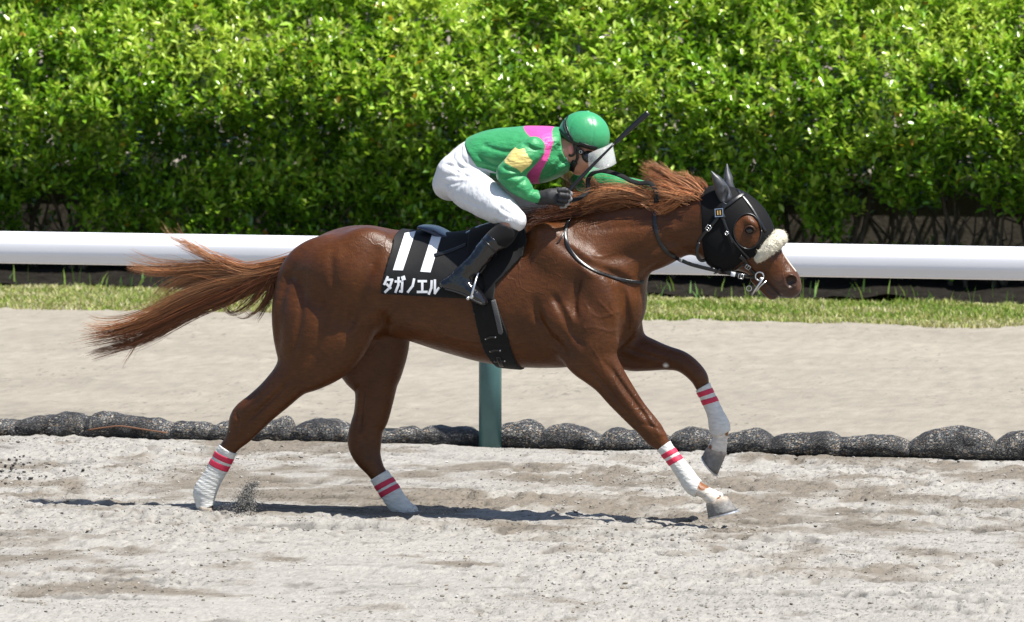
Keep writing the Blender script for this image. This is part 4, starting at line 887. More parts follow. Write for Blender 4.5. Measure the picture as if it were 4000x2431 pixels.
# bound rim of the eye opening
rim = []
for a in np.linspace(0, 2 * math.pi, 41):
    c = ecs[0] + np.array([0.058 * math.cos(a) * 0.96 - 0.008 * math.sin(a), 0, 0.073 * math.sin(a) + 0.006 * math.cos(a)])
    loc, nr, i, ds = TH.ray_cast(Vector((c[0], -1.0, c[2])), Vector((0, 1, 0))); rim.append(np.array(loc) + np.array(nr) * 0.004 if loc else c)
v, f = tube(np.array(rim), 0.0035, 6); link('eye_rim', mk_mesh('eye_rim', v, f), M['leather'], parent=hood)
seam, nr = drape([THD, TH], [(2880, 742), (2920, 790), (2960, 850), (2990, 905)], 0.002); v, f = ribbon(seam, nr, 0.012, 0.003); link('seam', mk_mesh('seam', v, f), M['leather'], parent=hood)
def solid(ops, lo, hi, h, it=1):
    g = run(ops, Grid(lo, hi, h)); V, Qd = nets(g, g.F); return relax(V, Qd, it, 0.4), Qd
for st in ([(2808, 780, 2862, 772, -.058, .030), (2792, 745, 2850, 742, -.064, .032), (2784, 712, 2826, 708, -.072, .024), (2778, 685, 2800, 686, -.078, .013), (2775, 670, 2781, 669, -.080, .004)],
           [(2826, 745, 2872, 745, .058, .030), (2826, 712, 2868, 712, .066, .030), (2829, 680, 2856, 682, .072, .022), (2834, 655, 2847, 657, .076, .012), (2838, 640, 2842, 640, .078, .004)]):
    y = st[0][4]; V, Qd = solid([sweep(st, k=0.002, cap=(1.5, 1)), ell((st[1][0] + st[1][2]) / 2 + 14, st[1][1] + 12, y + (0.012 if y > 0 else -0.026), (.010, .014, .040), -18, k=0.01, sub=True)], Q(2750, 820, y) + np.array([0, -.07, 0]), Q(2890, 620, y) + np.array([0, .07, 0]), 0.003)
    link('ear_cover', mk_mesh('ear_cover', V, Qd), M['earcloth'], parent=hood)

# hair
def strands(guides, tones, rad=0.0011, seed=5, curl=0.012):
    """guides: (points (u,v,y), count, spread at root, spread at tip, tone)"""
    r = np.random.default_rng(seed); Vs = []; Ts = []; Cs = []; off = 0
    for pts, n, s0, s1, tone in guides:
        L = crom(np.array([Q(*p) for p in pts]), 5); m = len(L); t = np.linspace(0, 1, m)
        o0 = r.normal(0, s0, (n, 3)); o1 = o0 * 0.5 * (s1 / max(s0, 1e-4)) + r.normal(0, s1, (n, 3)) * 0.8; ln = r.uniform(0.72, 1.05, n)
        nc = max(n // 11, 1); cl = r.integers(0, nc, n); co = r.normal(0, s1 * 1.15, (nc, 3))[cl]; stray = (r.random((n, 1)) < 0.10); o1 = 0.38 * o1 + co + stray * r.normal(0, s1 * 1.1, (n, 3)); cph = r.uniform(0, 6.28, (nc, 1))[cl]; cam = r.uniform(0.1, 1.0, (nc, 1))[cl]; ctone = r.uniform(0.6, 1.45, (nc, 1))[cl]
        o0[:, 1] *= 1.1; tt = np.clip(t[None] * ln[:, None], 0, 1) * (m - 1); i0 = np.minimum(tt.astype(int), m - 2); fr = (tt - i0)[..., None]
        C = L[i0] * (1 - fr) + L[i0 + 1] * fr; k = t[None, :, None] ** 1.25
        C = C + o0[:, None, :] * (1 - k) + o1[:, None, :] * k
        ph = r.uniform(0, 6.28, (n, 1)); am = (r.uniform(0, 0.006, (n, 1)) * (0.3 + s1 / 0.03)); wv = am * np.sin(ph + t[None] * r.uniform(4, 9, (n, 1))) * t[None] + curl * cam * np.sin(cph + t[None] * 6.5) * t[None] ** 1.3
        C[..., 2] += wv; C[..., 0] += 0.5 * wv
        T = np.gradient(C, axis=1); T /= np.linalg.norm(T, axis=2, keepdims=True) + 1e-9
        a = np.cross(T, np.array([0, 1.0, 0.05])); a /= np.linalg.norm(a, axis=2, keepdims=True) + 1e-9; b = np.cross(T, a)
        rr = (rad * r.uniform(0.7, 1.4, (n, 1)) * (1 - 0.8 * t[None] ** 2))[..., None]
        ring = np.stack([C + rr * (math.cos(q) * a + math.sin(q) * b) for q in (0, 2.094, 4.189)], 2)
        V = ring.reshape(-1, 3); base = (np.arange(n) * m * 3)[:, None, None] + (np.arange(m - 1) * 3)[None, :, None]
        qs = []
        for q in range(3):
            q2 = (q + 1) % 3; qs.append(np.stack([base + q, base + q2, base + 3 + q2, base + 3 + q], -1).reshape(-1, 4))
        Vs.append(V); Ts.append(np.vstack(qs) + off); off += len(V)
        c = np.array(tones[tone]) * r.uniform(0.75, 1.25, (n, 1)) * ctone; c = np.where(r.random((n, 1)) < 0.16, c * 1.5, c); Cs.append(np.repeat(c, m * 3, 0))
    return np.vstack(Vs), np.vstack(Ts), np.vstack(Cs)
TONE = [(0.18, 0.062, 0.022), (0.34, 0.138, 0.052), (0.50, 0.245, 0.115), (0.085, 0.028, 0.011)]
def tg(pts, n, a, b, tone, y=0.0, y2=None):
    y2 = y if y2 is None else y2; m = len(pts); return ([(u, v, y + (y2 - y) * i / (m - 1)) for i, (u, v) in enumerate(pts)], n, a, b, tone)
TAIL = [
    tg([(1165, 1030), (1080, 1062), (1000, 1100), (900, 1150), (780, 1205), (650, 1270), (530, 1325), (430, 1350), (345, 1370)], 230, .0095, .017, 0),
    tg([(1165, 1025), (1080, 1055), (980, 1095), (860, 1130), (740, 1180), (620, 1240), (500, 1290), (400, 1310), (330, 1320)], 240, .0095, .019, 1),
    tg([(1165, 1020), (1080, 1048), (960, 1082), (830, 1110), (700, 1160), (590, 1220), (480, 1262), (400, 1270), (350, 1258)], 170, .0095, .020, 2),
    tg([(1165, 1035), (1080, 1075), (980, 1125), (880, 1175), (780, 1215), (690, 1260), (620, 1305), (520, 1345), (370, 1394)], 170, .012, .012, 0),
    tg([(1165, 1030), (1080, 1060), (980, 1100), (860, 1150), (740, 1205), (640, 1255), (560, 1290), (530, 1340), (490, 1400)], 40, .012, .018, 1),
    tg([(1160, 1020), (1070, 1045), (960, 1062), (850, 1060), (740, 1075), (650, 1120), (605, 1180)], 130, .010, .016, 2),
    tg([(1160, 1015), (1070, 1040), (960, 1058), (850, 1040), (720, 1045), (600, 1045), (500, 1022)], 150, .010, .018, 2),
    tg([(1160, 1012), (1070, 1036), (960, 1055), (850, 1046), (720, 1055), (620, 1066), (540, 1050), (505, 1035)], 70, .010, .012, 2),
    tg([(1160, 1010), (1070, 1032), (970, 1050), (880, 1030), (790, 985), (720, 945), (680, 925), (650, 880)], 60, .012, .022, 2),
    tg([(1160, 1010), (1070, 1032), (960, 1045), (870, 1020), (790, 1000), (720, 955), (690, 935)], 40, .012, .026, 1),
    tg([(1160, 1025), (1060, 1065), (960, 1095), (860, 1110), (780, 1098), (700, 1095), (640, 1120)], 110, .010, .022, 1),
]
for i in range(11):
    x = 1120 - 14 * i; TAIL.append(tg([(1150, 1030), (x + 5, 1065), (x - 22, 1110), (x - 50 - 3 * i, 1160), (x - 62 - 6 * i, 1200 + 10 * math.sin(i))], 26, .014, .012, 1 if i % 2 else 0))
TAIL += [tg([(1060, 1090), (1010, 1150), (950, 1205), (905, 1225), (880, 1200), (872, 1180)], 22, .010, .008, 0), tg([(1060, 1100), (1040, 1160), (1000, 1215), (960, 1240), (930, 1232)], 26, .010, .010, 0),
         tg([(1070, 1080), (1060, 1150), (1020, 1215), (985, 1262)], 30, .010, .010, 0)]
V, T, c = strands(TAIL, TONE, 0.0012, 8); link('tail', mk_mesh('tail', V, T, c), M['hair'], parent=horse)
v, f = tube(crom(np.array([Q(1215, 985, 0), Q(1165, 1012, 0), Q(1110, 1036, 0), Q(1050, 1060, 0), Q(990, 1085, 0), Q(930, 1115, 0)]), 4), np.linspace(0.030, 0.006, 21), 12)
link('dock', mk_mesh('dock', v, f, np.tile([0.15, 0.048, 0.017], (len(v), 1))), M['coat'], parent=horse)
MANE = []
rm = np.random.default_rng(21)
for i in range(30):   # hair lying along the lower crest and withers
    s = i / 29; u = 2160 + 400 * s; v = 838 - 62 * s; y = -.055 - .01 * rm.random()
    MANE.append(tg([(u, v, )[:2], (u - 45, v - 4 + 8 * rm.random()), (u - 110, v + 4 + 14 * rm.random()), (u - 170 - 30 * rm.random(), v + 10 + 22 * rm.random())], 22, .012, .014, 0 if s < 0.45 else 1, -.03, -.075 if s < .5 else -.06))
for i in range(20):   # crest tufts lifted by the wind
    s = i / 19; u = 2300 + 300 * s; v = 806 - 48 * s; up = rm.uniform(5, 52)
    MANE.append(tg([(u, v), (u - 40, v - up * 0.55), (u - 100, v - up * 0.75), (u - 160, v - up * (0.75 + 0.5 * rm.random()))], 20, .013, .022, 1 if i % 2 else 2, -.02, -.05))
MANE += [
    tg([(2560, 775), (2490, 752), (2420, 742), (2350, 752), (2270, 785)], 120, .014, .018, 2, -.05, -.09), tg([(2520, 785), (2450, 775), (2370, 775), (2300, 790), (2250, 800)], 120, .014, .016, 1, -.055, -.09),
    tg([(2480, 790), (2420, 760), (2350, 740), (2310, 705), (2300, 680)], 80, .014, .012, 2, -.03, -.05), tg([(2440, 795), (2370, 770), (2320, 735), (2305, 700)], 60, .012, .014, 1, -.03, -.04),
    tg([(2380, 800), (2310, 790), (2240, 760), (2210, 715), (2200, 690)], 70, .016, .016, 0, 0, .04), tg([(2350, 805), (2280, 795), (2230, 765), (2225, 720)], 50, .014, .016, 0, 0, .03),
    tg([(2745, 770), (2690, 725), (2620, 690), (2560, 658), (2511, 645)], 170, .012, .010, 2, -.03, -.04), tg([(2735, 775), (2670, 740), (2600, 710), (2545, 684), (2510, 672)], 170, .013, .011, 1, -.04, -.05),
    tg([(2745, 762), (2715, 715), (2680, 690), (2672, 678)], 40, .010, .008, 2, -.02, -.03), tg([(2750, 760), (2745, 725), (2715, 700), (2690, 690)], 26, .010, .010, 1, -.02, -.03),
    tg([(2710, 770), (2650, 750), (2600, 725), (2560, 720), (2515, 708)], 130, .012, .012, 2, -.05, -.06), tg([(2680, 775), (2640, 765), (2590, 750), (2550, 745), (2530, 760)], 140, .014, .016, 2, -.06, -.08),
    tg([(2660, 758), (2652, 772), (2610, 795), (2575, 805), (2560, 790)], 130, .012, .014, 1, -.06, -.09), tg([(2640, 765), (2600, 790), (2565, 790), (2545, 770)], 110, .014, .016, 1, -.05, -.08),
    tg([(2620, 770), (2580, 760), (2545, 760), (2540, 800), (2575, 818)], 22, .008, .006, 1, -.07, -.09), tg([(2560, 790), (2500, 795), (2530, 812), (2575, 820)], 8, .004, .004, 2, -.08, -.09),
    tg([(2340, 812), (2250, 822), (2170, 832), (2100, 848), (2070, 860)], 170, .014, .018, 3, -.05, -.09), tg([(2300, 818), (2220, 822), (2140, 828), (2080, 838)], 120, .014, .016, 3, -.02, -.05),
    tg([(2260, 826), (2180, 840), (2110, 862), (2068, 885)], 120, .016, .016, 3, -.07, -.13),
]
V, T, c = strands(MANE, TONE, 0.00110, 9, 0.012); link('mane', mk_mesh('mane', V, T, c), M['hair'], parent=horse)

# ================================================================== TACK
def cover(name, cut, off, m, parent=None, h=0.0045, ycl=0.36, wob=0.0, **kw):
    """a sheet lying on the horse: its surface, a little larger, inside an outline"""
    pts = np.array([Q(*p) for p in cut]); lo = pts.min(0) - 0.03; hi = pts.max(0) + 0.03; lo[1] = YH - ycl; hi[1] = YH + ycl
    g = run(HORSE, Grid(lo, hi, h)); F = g.F - off
    if wob:
        X, Y, Z = np.meshgrid(g.x, g.y, g.z, indexing='ij', sparse=True); F = F - (wob * (n3(X * 14 + 0 * Z, Y * 9 + 0 * X, Z * 9 + 0 * X) - 0.4)).astype(np.float32)
    V, Qd = nets(g, np.maximum(F, poly(g, cut))); return link(name, mk_mesh(name, V, Qd), m, parent=parent, **kw), bvh(V, Qd)
cloth, TC = cover('saddle_cloth', [(1556, 897, -.06), (1520, 974, -.24), (1500, 1060, -.27), (1485, 1149, -.27), (1650, 1158, -.27), (1840, 1168, -.27), (1895, 1160, -.27), (1900, 1000, -.27), (1900, 900, -.1), (1900, 850, 0), (1560, 850, 0)],
                  0.008, M['cloth'], wob=0.006, label='black number cloth under the saddle with white 11 and white katakana', category='saddle cloth')
def printed(name, quads, tree, off, m, parent):
    """flat print: quads (four corners in the photograph) laid on a surface, subdivided"""
    parts = []
    for qi, q in enumerate(quads):
        q = np.array(q, float); nu = max(2, int(np.hypot(*(q[1] - q[0])) / 7) + 1); nv = max(2, int(np.hypot(*(q[3] - q[0])) / 7) + 1); V = []
        for i in range(nu + 1):
            for j in range(nv + 1):
                a, b = i / nu, j / nv; p = (q[0] * (1 - a) + q[1] * a) * (1 - b) + (q[3] * (1 - a) + q[2] * a) * b; h = hit(tree, p[0], p[1])
                V.append(h[0] + h[1] * (off + 0.0004 * qi) if h else Q(p[0], p[1], -.28))
        parts.append((np.array(V), [(i * (nv + 1) + j, (i + 1) * (nv + 1) + j, (i + 1) * (nv + 1) + j + 1, i * (nv + 1) + j + 1) for i in range(nu) for j in range(nv)]))
    V, Fc = cat(parts); return link(name, mk_mesh(name, V, Fc), m, parent=parent)
printed('digit', [[(1581, 912), (1624, 904), (1574, 1057), (1535, 1056)]], [TC], 0.0015, M['print'], cloth)
printed('digit', [[(1688, 917), (1724, 925), (1682, 1065), (1642, 1062)]], [TC], 0.0015, M['print'], cloth)
KANA = [[[(.38, 0), (.05, .48)], [(.26, .18), (.86, .18), (.56, .74), (.14, 1.0)], [(.32, .48), (.68, .74)]],
        [[(.03, .28), (.78, .28), (.72, .96), (.52, .93)], [(.38, .03), (.35, .52), (.06, .98)], [(.78, .0), (.86, .17)], [(.95, -.04), (1.03, .13)]],
        [[(.82, .03), (.66, .52), (.12, .98)]], [[(.08, .1), (.92, .1)], [(.5, .1), (.5, .9)], [(.0, .9), (1.0, .9)]],
        [[(.28, .08), (.25, .55), (.0, .97)], [(.62, .03), (.62, .93), (1.02, .58)]]]
KB = [(1500, 1083, 38, 58), (1544, 1084, 36, 58), (1590, 1090, 34, 52), (1632, 1094, 36, 52), (1676, 1094, 38, 56)]
for ch, (x0, y0, w_, h_) in zip(KANA, KB):
    qs = []
    for stroke in ch:
        pp = [np.array((x0 + a * w_, y0 + b * h_)) for a, b in stroke]
        for a, b in zip(pp[:-1], pp[1:]):
            e = (b - a) / np.linalg.norm(b - a); nrm = np.array((-e[1], e[0])) * 4.6; ex = e * 3.2; qs.append([a - ex + nrm, b + ex + nrm, b + ex - nrm, a - ex - nrm])
    printed('letter', qs, [TC], 0.0015, M['print'], cloth)

saddle = empty('saddle', Q(1850, 940, 0), label='small black racing saddle with a navy seat, girth and stirrups', category='saddle')
_, TP = cover('flap', [(1822, 880, -.1), (1816, 960, -.22), (1816, 1005, -.27), (1880, 1080, -.28), (1891, 1127, -.28), (1876, 1172, -.28), (1924, 1172, -.28), (1931, 1113, -.28), (1978, 1061, -.27), (2030, 1003, -.25), (2050, 940, -.22), (2040, 880, -.15), (1990, 850, 0), (1850, 850, 0)], 0.018, M['neoprene'], saddle)
_, TG = cover('girth', [(1836, 1160, -.28), (1851, 1234, -.28), (1884, 1380, -.22), (1915, 1440, -.16), (1960, 1475, 0), (2040, 1475, 0), (2010, 1432, -.15), (1973, 1299, -.26), (1935, 1186, -.28), (1924, 1160, -.28)], 0.011, M['neoprene'], saddle)
V, Qd = solid([sweep([(1648, 876, 1656, 896, 0, .088), (1700, 884, 1692, 914, 0, .10), (1765, 913, 1756, 940, 0, .10), (1822, 905, 1830, 950, 0, .09), (1880, 878, 1895, 950, 0, .078), (1940, 862, 1950, 940, 0, .066)], k=0.002, n=2.6)], Q(1610, 990, 0) + np.array([0, -.16, 0]), Q(2000, 830, 0) + np.array([0, .16, 0]), 0.004)
link('seat', mk_mesh('seat', V, Qd), M['navyseat'], parent=saddle)
def strap(name, trees, px, width, m, parent, off=0.004, thick=0.003, sub=6, ydef=-.09):
    p, nr = drape(trees, px, off, sub, ydef); v, f = ribbon(p, nr, width, thick); return link(name, mk_mesh(name, v, f), m, parent=parent)
strap('strap', [TC, TP], [(1697, 999), (1740, 988), (1780, 974), (1822, 956)], 0.018, M['leather'], saddle, 0.003)
strap('felt_edge', [TG, TP], [(1926, 1172), (1938, 1220), (1950, 1270), (1957, 1306)], [0.022] * 18 + [0.006], M['felt'], saddle, 0.003)
strap('felt_edge', [TG, TP], [(1852, 1222), (1856, 1250), (1863, 1285)], [0.018] * 12 + [0.005], M['felt'], saddle, 0.003)
strap('strap', [TG], [(1946, 1392), (1952, 1412), (1960, 1430)], 0.018, M['leather'], saddle, 0.003)
def dome(c, n, r):
    n = n / np.linalg.norm(n); a = np.cross(n, [0, 0, 1.0]); a /= np.linalg.norm(a); b = np.cross(n, a); V = []; Fc = []
    for i in range(4):
        t = i / 4 * math.pi / 2
        for j in range(10): q = 2 * math.pi * j / 10; V.append(c + r * math.cos(t) * (math.cos(q) * a + math.sin(q) * b) + n * r * .6 * math.sin(t))
    V.append(c + n * r * .6)
    for i in range(3):
        for j in range(10): Fc.append((i * 10 + j, i * 10 + (j + 1) % 10, (i + 1) * 10 + (j + 1) % 10, (i + 1) * 10 + j))
    return np.array(V), Fc + [(30 + j, 30 + (j + 1) % 10, 40) for j in range(10)]
for u, v_ in ((1898, 1325), (1934, 1318), (1916, 1374), (1952, 1370), (1933, 1413), (1970, 1411)):
    h = hit([TG], u, v_)
    if h: v, f = dome(h[0], h[1], 0.0052); link('stud', mk_mesh('stud', v, f), M['steel'], parent=saddle)
for (a, b) in (((1898, 1325), (1934, 1318)), ((1916, 1374), (1952, 1370)), ((1933, 1413), (1970, 1411))): strap('keeper', [TG], [a, ((a[0] + b[0]) / 2, (a[1] + b[1]) / 2 - 4), b], 0.012, M['leather'], saddle, 0.002, 0.002)
# stirrups: leather, two branches, tread
for s in (-1, 1):
    def S(u, v, dy=0.0): p = Q(u, v, -.30 + dy); return p if s < 0 else np.array([p[0], 2 * YH - p[1], p[2]])
    parts = [tube(crom(np.array([S(1869, 1062), S(1862, 1084, .018 * k), S(1852, 1118, .044 * k), S(1842, 1158, .05 * k)]), 4), 0.0055, 8) for k in (-1, 1)]
    parts.append(tube(np.array([S(1842, 1160, -.055), S(1840, 1164, 0), S(1842, 1160, .055)]), 0.009, 8)); parts.append(tube(np.array([S(1828, 1166, -.05), S(1830, 1168, .05)]), 0.008, 8))
    V, Fc = cat(parts); st = link('stirrup', mk_mesh('stirrup', V, Fc), M['steel'], parent=saddle)
    a = np.array([S(1935, 960, .03), S(1905, 1010, .01), S(1880, 1050, 0), S(1869, 1064, 0)]); v, f = ribbon(crom(a, 4), np.tile([0, -1.0, 0], (13, 1)), 0.022, 0.004); link('stirrup_leather', mk_mesh('stirrup_leather', v, f), M['leather'], parent=st)

# neck strap
nst = empty('neck_strap', Q(2437, 1096, -.15), label='thin black leather strap round the base of the horse neck', category='strap')
strap('strap', [TH], [(2287, 822), (2240, 842), (2222, 862), (2209, 905), (2214, 950), (2232, 985), (2265, 1022), (2321, 1058), (2381, 1080), (2437, 1096), (2490, 1103), (2514, 1103)], 0.016, M['leather'], nst, 0.004, 0.004)
strap('strap', [TH], [(2220, 868), (2205, 905), (2186, 940), (2176, 950)], 0.006, M['leather'], nst, 0.004, 0.003)

# bridle
br = empty('bridle', Q(2810, 833, -.1), label='black leather bridle with reins, cream sheepskin noseband and ring bit', category='bridle')
HT = [THD, TH]
strap('browband', HT, [(2822, 812), (2850, 795), (2880, 774), (2906, 757)], 0.018, M['leather'], br, 0.005)
strap('headpiece', HT, [(2828, 855), (2818, 830), (2826, 808), (2832, 795)], 0.020, M['leather'], br, 0.006)
strap('cheekpiece', HT, [(2826, 849), (2840, 890), (2858, 932), (2899, 982), (2931, 1013)], 0.007, M['leather'], br, 0.005)
strap('cheekpiece', HT, [(2822, 850), (2836, 885), (2850, 915), (2862, 950)], 0.008, M['leather'], br, 0.006)
strap('cheekpiece', HT, [(2890, 1001), (2908, 1015), (2923, 1041), (2942, 1062), (2960, 1076)], 0.016, M['leather'], br, 0.006)
strap('throat_lash', [THD, TH], [(2806, 849), (2788, 872), (2770, 893), (2748, 918), (2730, 948)], 0.014, M['leather'], br, 0.006)
a = crom(np.array([Q(2730, 948, -.105), Q(2723, 975, -.11), Q(2724, 1000, -.105), Q(2738, 1018, -.09), Q(2760, 1016, -.07)]), 5); v, f = ribbon(a, np.tile([0, -1.0, 0], (len(a), 1)), 0.014, 0.004); link('throat_lash', mk_mesh('throat_lash', v, f), M['leather'], parent=br)
strap('chin_strap', HT, [(2905, 1030), (2880, 1048), (2866, 1060)], 0.010, M['leather'], br, 0.004)
def buckle(u, v_, w_, h_, rot, parent, trees=HT, off=0.009, r=0.0018):
    hh = hit(trees, u, v_); c = hh[0] + hh[1] * off if hh else Q(u, v_, -.1); n = hh[1] if hh else np.array([0, -1.0, 0])
    ex = np.array([math.cos(rot), 0, math.sin(rot)]); ex -= n * (ex @ n); ex /= np.linalg.norm(ex); ey = np.cross(n, ex)
    P4 = [c + ex * a * w_ + ey * b * h_ for a, b in ((-1, -1), (1, -1), (1, 1), (-1, 1), (-1, -1))]
    V, Fc = cat([tube(np.array([P4[i], P4[i + 1]]), r, 6) for i in range(4)] + [tube(np.array([(P4[0] + P4[1]) / 2, (P4[2] + P4[3]) / 2]), r * .8, 6)]); link('buckle', mk_mesh('buckle', V, Fc), M['steel'], parent=parent)
buckle(2770, 891, .011, .010, 0.9, br); buckle(2923, 1040, .010, .010, -0.7, br); buckle(2840, 912, .006, .007, -0.8, br); buckle(2894, 1080, .010, .010, -0.2, br, off=0.012)
hh = hit(HT, 2811, 833); c = hh[0] + hh[1] * .010; n = hh[1]; ex = np.array([math.cos(.1), 0, math.sin(.1)]); ex -= n * (ex @ n); ex /= np.linalg.norm(ex); ey = np.cross(n, ex); ey = ey if ey[2] > 0 else -ey
def plate(c, w_, h_, t): 
    V = [c + ex * a * w_ + ey * b * h_ + n * d * t for d in (-1, 1) for a, b in ((-1, -1), (1, -1), (1, 1), (-1, 1))]; return np.array(V), [(0, 3, 2, 1), (4, 5, 6, 7), (0, 1, 5, 4), (1, 2, 6, 5), (2, 3, 7, 6), (3, 0, 4, 7)]
v, f = plate(c, .0185, .0185, .002); bd = link('number_badge', mk_mesh('number_badge', v, f, smooth=False), M['leather'], parent=br)
V, Fc = cat([plate(c + n * .0024 + ex * a, w_, h_, .0006) for a, w_, h_ in ()] + [plate(c + n * .0022 + ey * b, .0185, .0014, .0010) for b in (-.0165, .0165)] + [plate(c + n * .0022 + ex * b, .0014, .0150, .0008) for b in (-.0165, .0165)])
link('badge_border', mk_mesh('badge_border', V, Fc, smooth=False), M['steel'], parent=bd)
for a in (-.0055, .0055): v, f = plate(c + n * .0026 + ex * a, .0022, .0095, .0006); link('digit', mk_mesh('digit', v, f, smooth=False), M['gold'], parent=bd)
# sheepskin noseband: fleece roll over the nose
NB = [Q(2962, 1012, -.066), Q(2985, 988, -.070), Q(3012, 962, -.062), Q(3034, 940, -.035), Q(3042, 930, 0), Q(3034, 940, .035), Q(3012, 962, .06), Q(2990, 985, .066)]
NR = [.017, .024, .029, .032, .033, .032, .028, .020]
NB = crom(np.column_stack([np.array(NB), NR]), 3); ops = [chain([q[:3] for q in NB], [q[3] for q in NB], 0.01)]
def fuzz(g):
    X, Y, Z = np.meshgrid(g.x, g.y, g.z, indexing='ij', sparse=True); g.F -= (0.006 * (n3(X * 70 + 0 * Z, Y * 70 + 0 * X, Z * 70 + 0 * X) - 0.4)).astype(np.float32)
V, Qd = solid(ops + [fuzz], Q(2930, 1050, 0) + np.array([0, -.14, 0]), Q(3100, 870, 0) + np.array([0, .14, 0]), 0.0035); nb = link('noseband', mk_mesh('noseband', V, Qd), M['wool'], parent=br)
r = np.random.default_rng(77); idx = r.integers(0, len(V), 2600); cen = NB[np.argmin(((V[idx][:, None, :] - NB[None, :, :3]) ** 2).sum(2), 1)][:, :3]; nr = V[idx] - cen; nr /= np.linalg.norm(nr, axis=1, keepdims=True)
tip = V[idx] + nr * r.uniform(.002, .007, (2600, 1)) + r.normal(0, .003, (2600, 3)); sd = r.normal(0, 1, (2600, 3)); sd = np.cross(nr, sd); sd /= np.linalg.norm(sd, axis=1, keepdims=True)
V2 = np.stack([V[idx] - sd * .0013 - nr * .003, V[idx] + sd * .0013 - nr * .003, tip], 1).reshape(-1, 3); link('fleece', mk_mesh('fleece', V2, np.arange(7800).reshape(-1, 3)), M['wool'], parent=nb, kind='stuff')
# bit: ring, lever, chin ring
def ringm(c, rad, r, nrm=(0, 1, 0)):
    a = np.linspace(0, 2 * math.pi, 25); return tube(np.array([c + rad * np.array([math.cos(t), 0, math.sin(t)]) for t in a]), r, 8, caps=False)
bit = empty('bit', Q(2967, 1079, -.075)); bit.parent = br; bit.location = Vector(ORG['bit'] - ORG['bridle'])
for s in (-1, 1):
    v, f = ringm(Q(2967, 1080, s * .076), 0.018, 0.0032); link('ring', mk_mesh('ring', v, f), M['steel'], parent=bit)
v, f = tube(np.array([Q(2982, 1086, -.078), Q(2960, 1118, -.080), Q(2936, 1154, -.076)]), [.0045, .004, .0035], 8); link('lever', mk_mesh('lever', v, f), M['steel'], parent=bit)
v, f = tube(np.array([Q(2994, 1098, -.066), Q(2972, 1116, -.07), Q(2952, 1140, -.07)]), [.003, .003, .003], 8); link('lever', mk_mesh('lever', v, f), M['steel'], parent=bit)
v, f = tube(np.array([Q(2972, 1088, -.08), Q(2972, 1088, .08)]), .006, 8); link('mouthpiece', mk_mesh('mouthpiece', v, f), M['steel'], parent=bit)
v, f = ringm(Q(2926, 1127, -.05), .011, .0018); link('ring', mk_mesh('ring', v, f), M['steel'], parent=bit)
# reins
rp, rn = drape(HT, [(2565, 790), (2557, 845), (2563, 906), (2586, 962), (2624, 997), (2685, 1028), (2740, 1044), (2792, 1056), (2840, 1066), (2890, 1077), (2955, 1082)], .006, 6, -.092)
rn[:] = 0.5 * rn + 0.5 * np.array([0, -1, 0]); v, f = ribbon(rp, rn, 0.0165, 0.004); rein = link('rein', mk_mesh('rein', v, f), M['leather'], parent=br)
v, f = ribbon(rp[50:53] + np.array([0, -.004, 0]), rn[50:53], 0.019, 0.004); link('tape', mk_mesh('tape', v, f), M['print'], parent=rein)
v, f = ribbon(rp[43:45] + np.array([0, -.002, 0]), rn[43:45], 0.036, 0.006); link('rein_stop', mk_mesh('rein_stop', v, f), M['leather'], parent=rein)
v, f = ribbon(rp[27:29] + np.array([0, -.004, 0]), rn[27:29], 0.018, 0.004); link('tape', mk_mesh('tape', v, f), M['gloveTip'], parent=rein)
a = crom(np.array([Q(*p) for p in ((2205, 790, -.20), (2262, 775, -.14), (2296, 745, -.085), (2297, 705, -.075), (2312, 680, -.075), (2345, 668, -.07), (2390, 675, -.07), (2430, 689, -.07), (2465, 707, -.075), (2500, 716, -.08), (2538, 716, -.085), (2560, 745, -.09), (2565, 792, -.095))]), 5)
v, f = ribbon(a, np.tile([0.1, -0.8, 0.6], (len(a), 1)), 0.021, 0.005); link('rein', mk_mesh('rein', v, f), M['neoprene'], parent=br)
a = crom(np.array([Q(*p) for p in ((2530, 750, .10), (2600, 800, .11), (2700, 930, .10), (2850, 1050, .09), (2967, 1080, .08))]), 5); v, f = ribbon(a, np.tile([0, 1.0, 0], (len(a), 1)), 0.0165, 0.004); link('rein', mk_mesh('rein', v, f), M['leather'], parent=br)

# ================================================================== THE RIDER
def mirrored(st, **kw):
    """the same limb on the far side"""
    out = []
    for ua, va, ub, vb, y, b in st: out.append((ua, va, ub, vb, y, b))
    base = sweep(out, **kw)
    def op(g):
        gy = g.y; gm = Grid.__new__(Grid); gm.h = g.h; gm.lo = g.lo; gm.x = g.x; gm.z = g.z
        gm.y = (2 * YH - gy)[::-1]; gm.F = g.F[:, ::-1, :].copy(); base(gm); g.F[:] = gm.F[:, ::-1, :]
    return op
TORSO = [(1728, 650, 1800, 780, 0, .150), (1768, 592, 1845, 735, 0, .158), (1812, 556, 1880, 700, 0, .150), (1896, 516, 1938, 700, 0, .155), (1981, 502, 2010, 712, 0, .168), (2090, 497, 2085, 712, 0, .178), (2150, 504, 2160, 690, 0, .165), (2190, 535, 2212, 655, 0, .10)]
THIGH = [(1832, 640, 1716, 715, -.085, .085), (1880, 672, 1772, 790, -.13, .088), (1935, 715, 1852, 838, -.19, .080), (2000, 776, 1925, 868, -.235, .068), (2042, 826, 1982, 892, -.258, .058)]
SHIN = [(2046, 850, 1955, 872, -.262, .055), (2022, 920, 1915, 905, -.275, .052), (1962, 972, 1880, 938, -.285, .048), (1905, 1030, 1835, 1000, -.29, .044), (1862, 1076, 1782, 1052, -.295, .038), (1840, 1104, 1750, 1086, -.298, .036)]
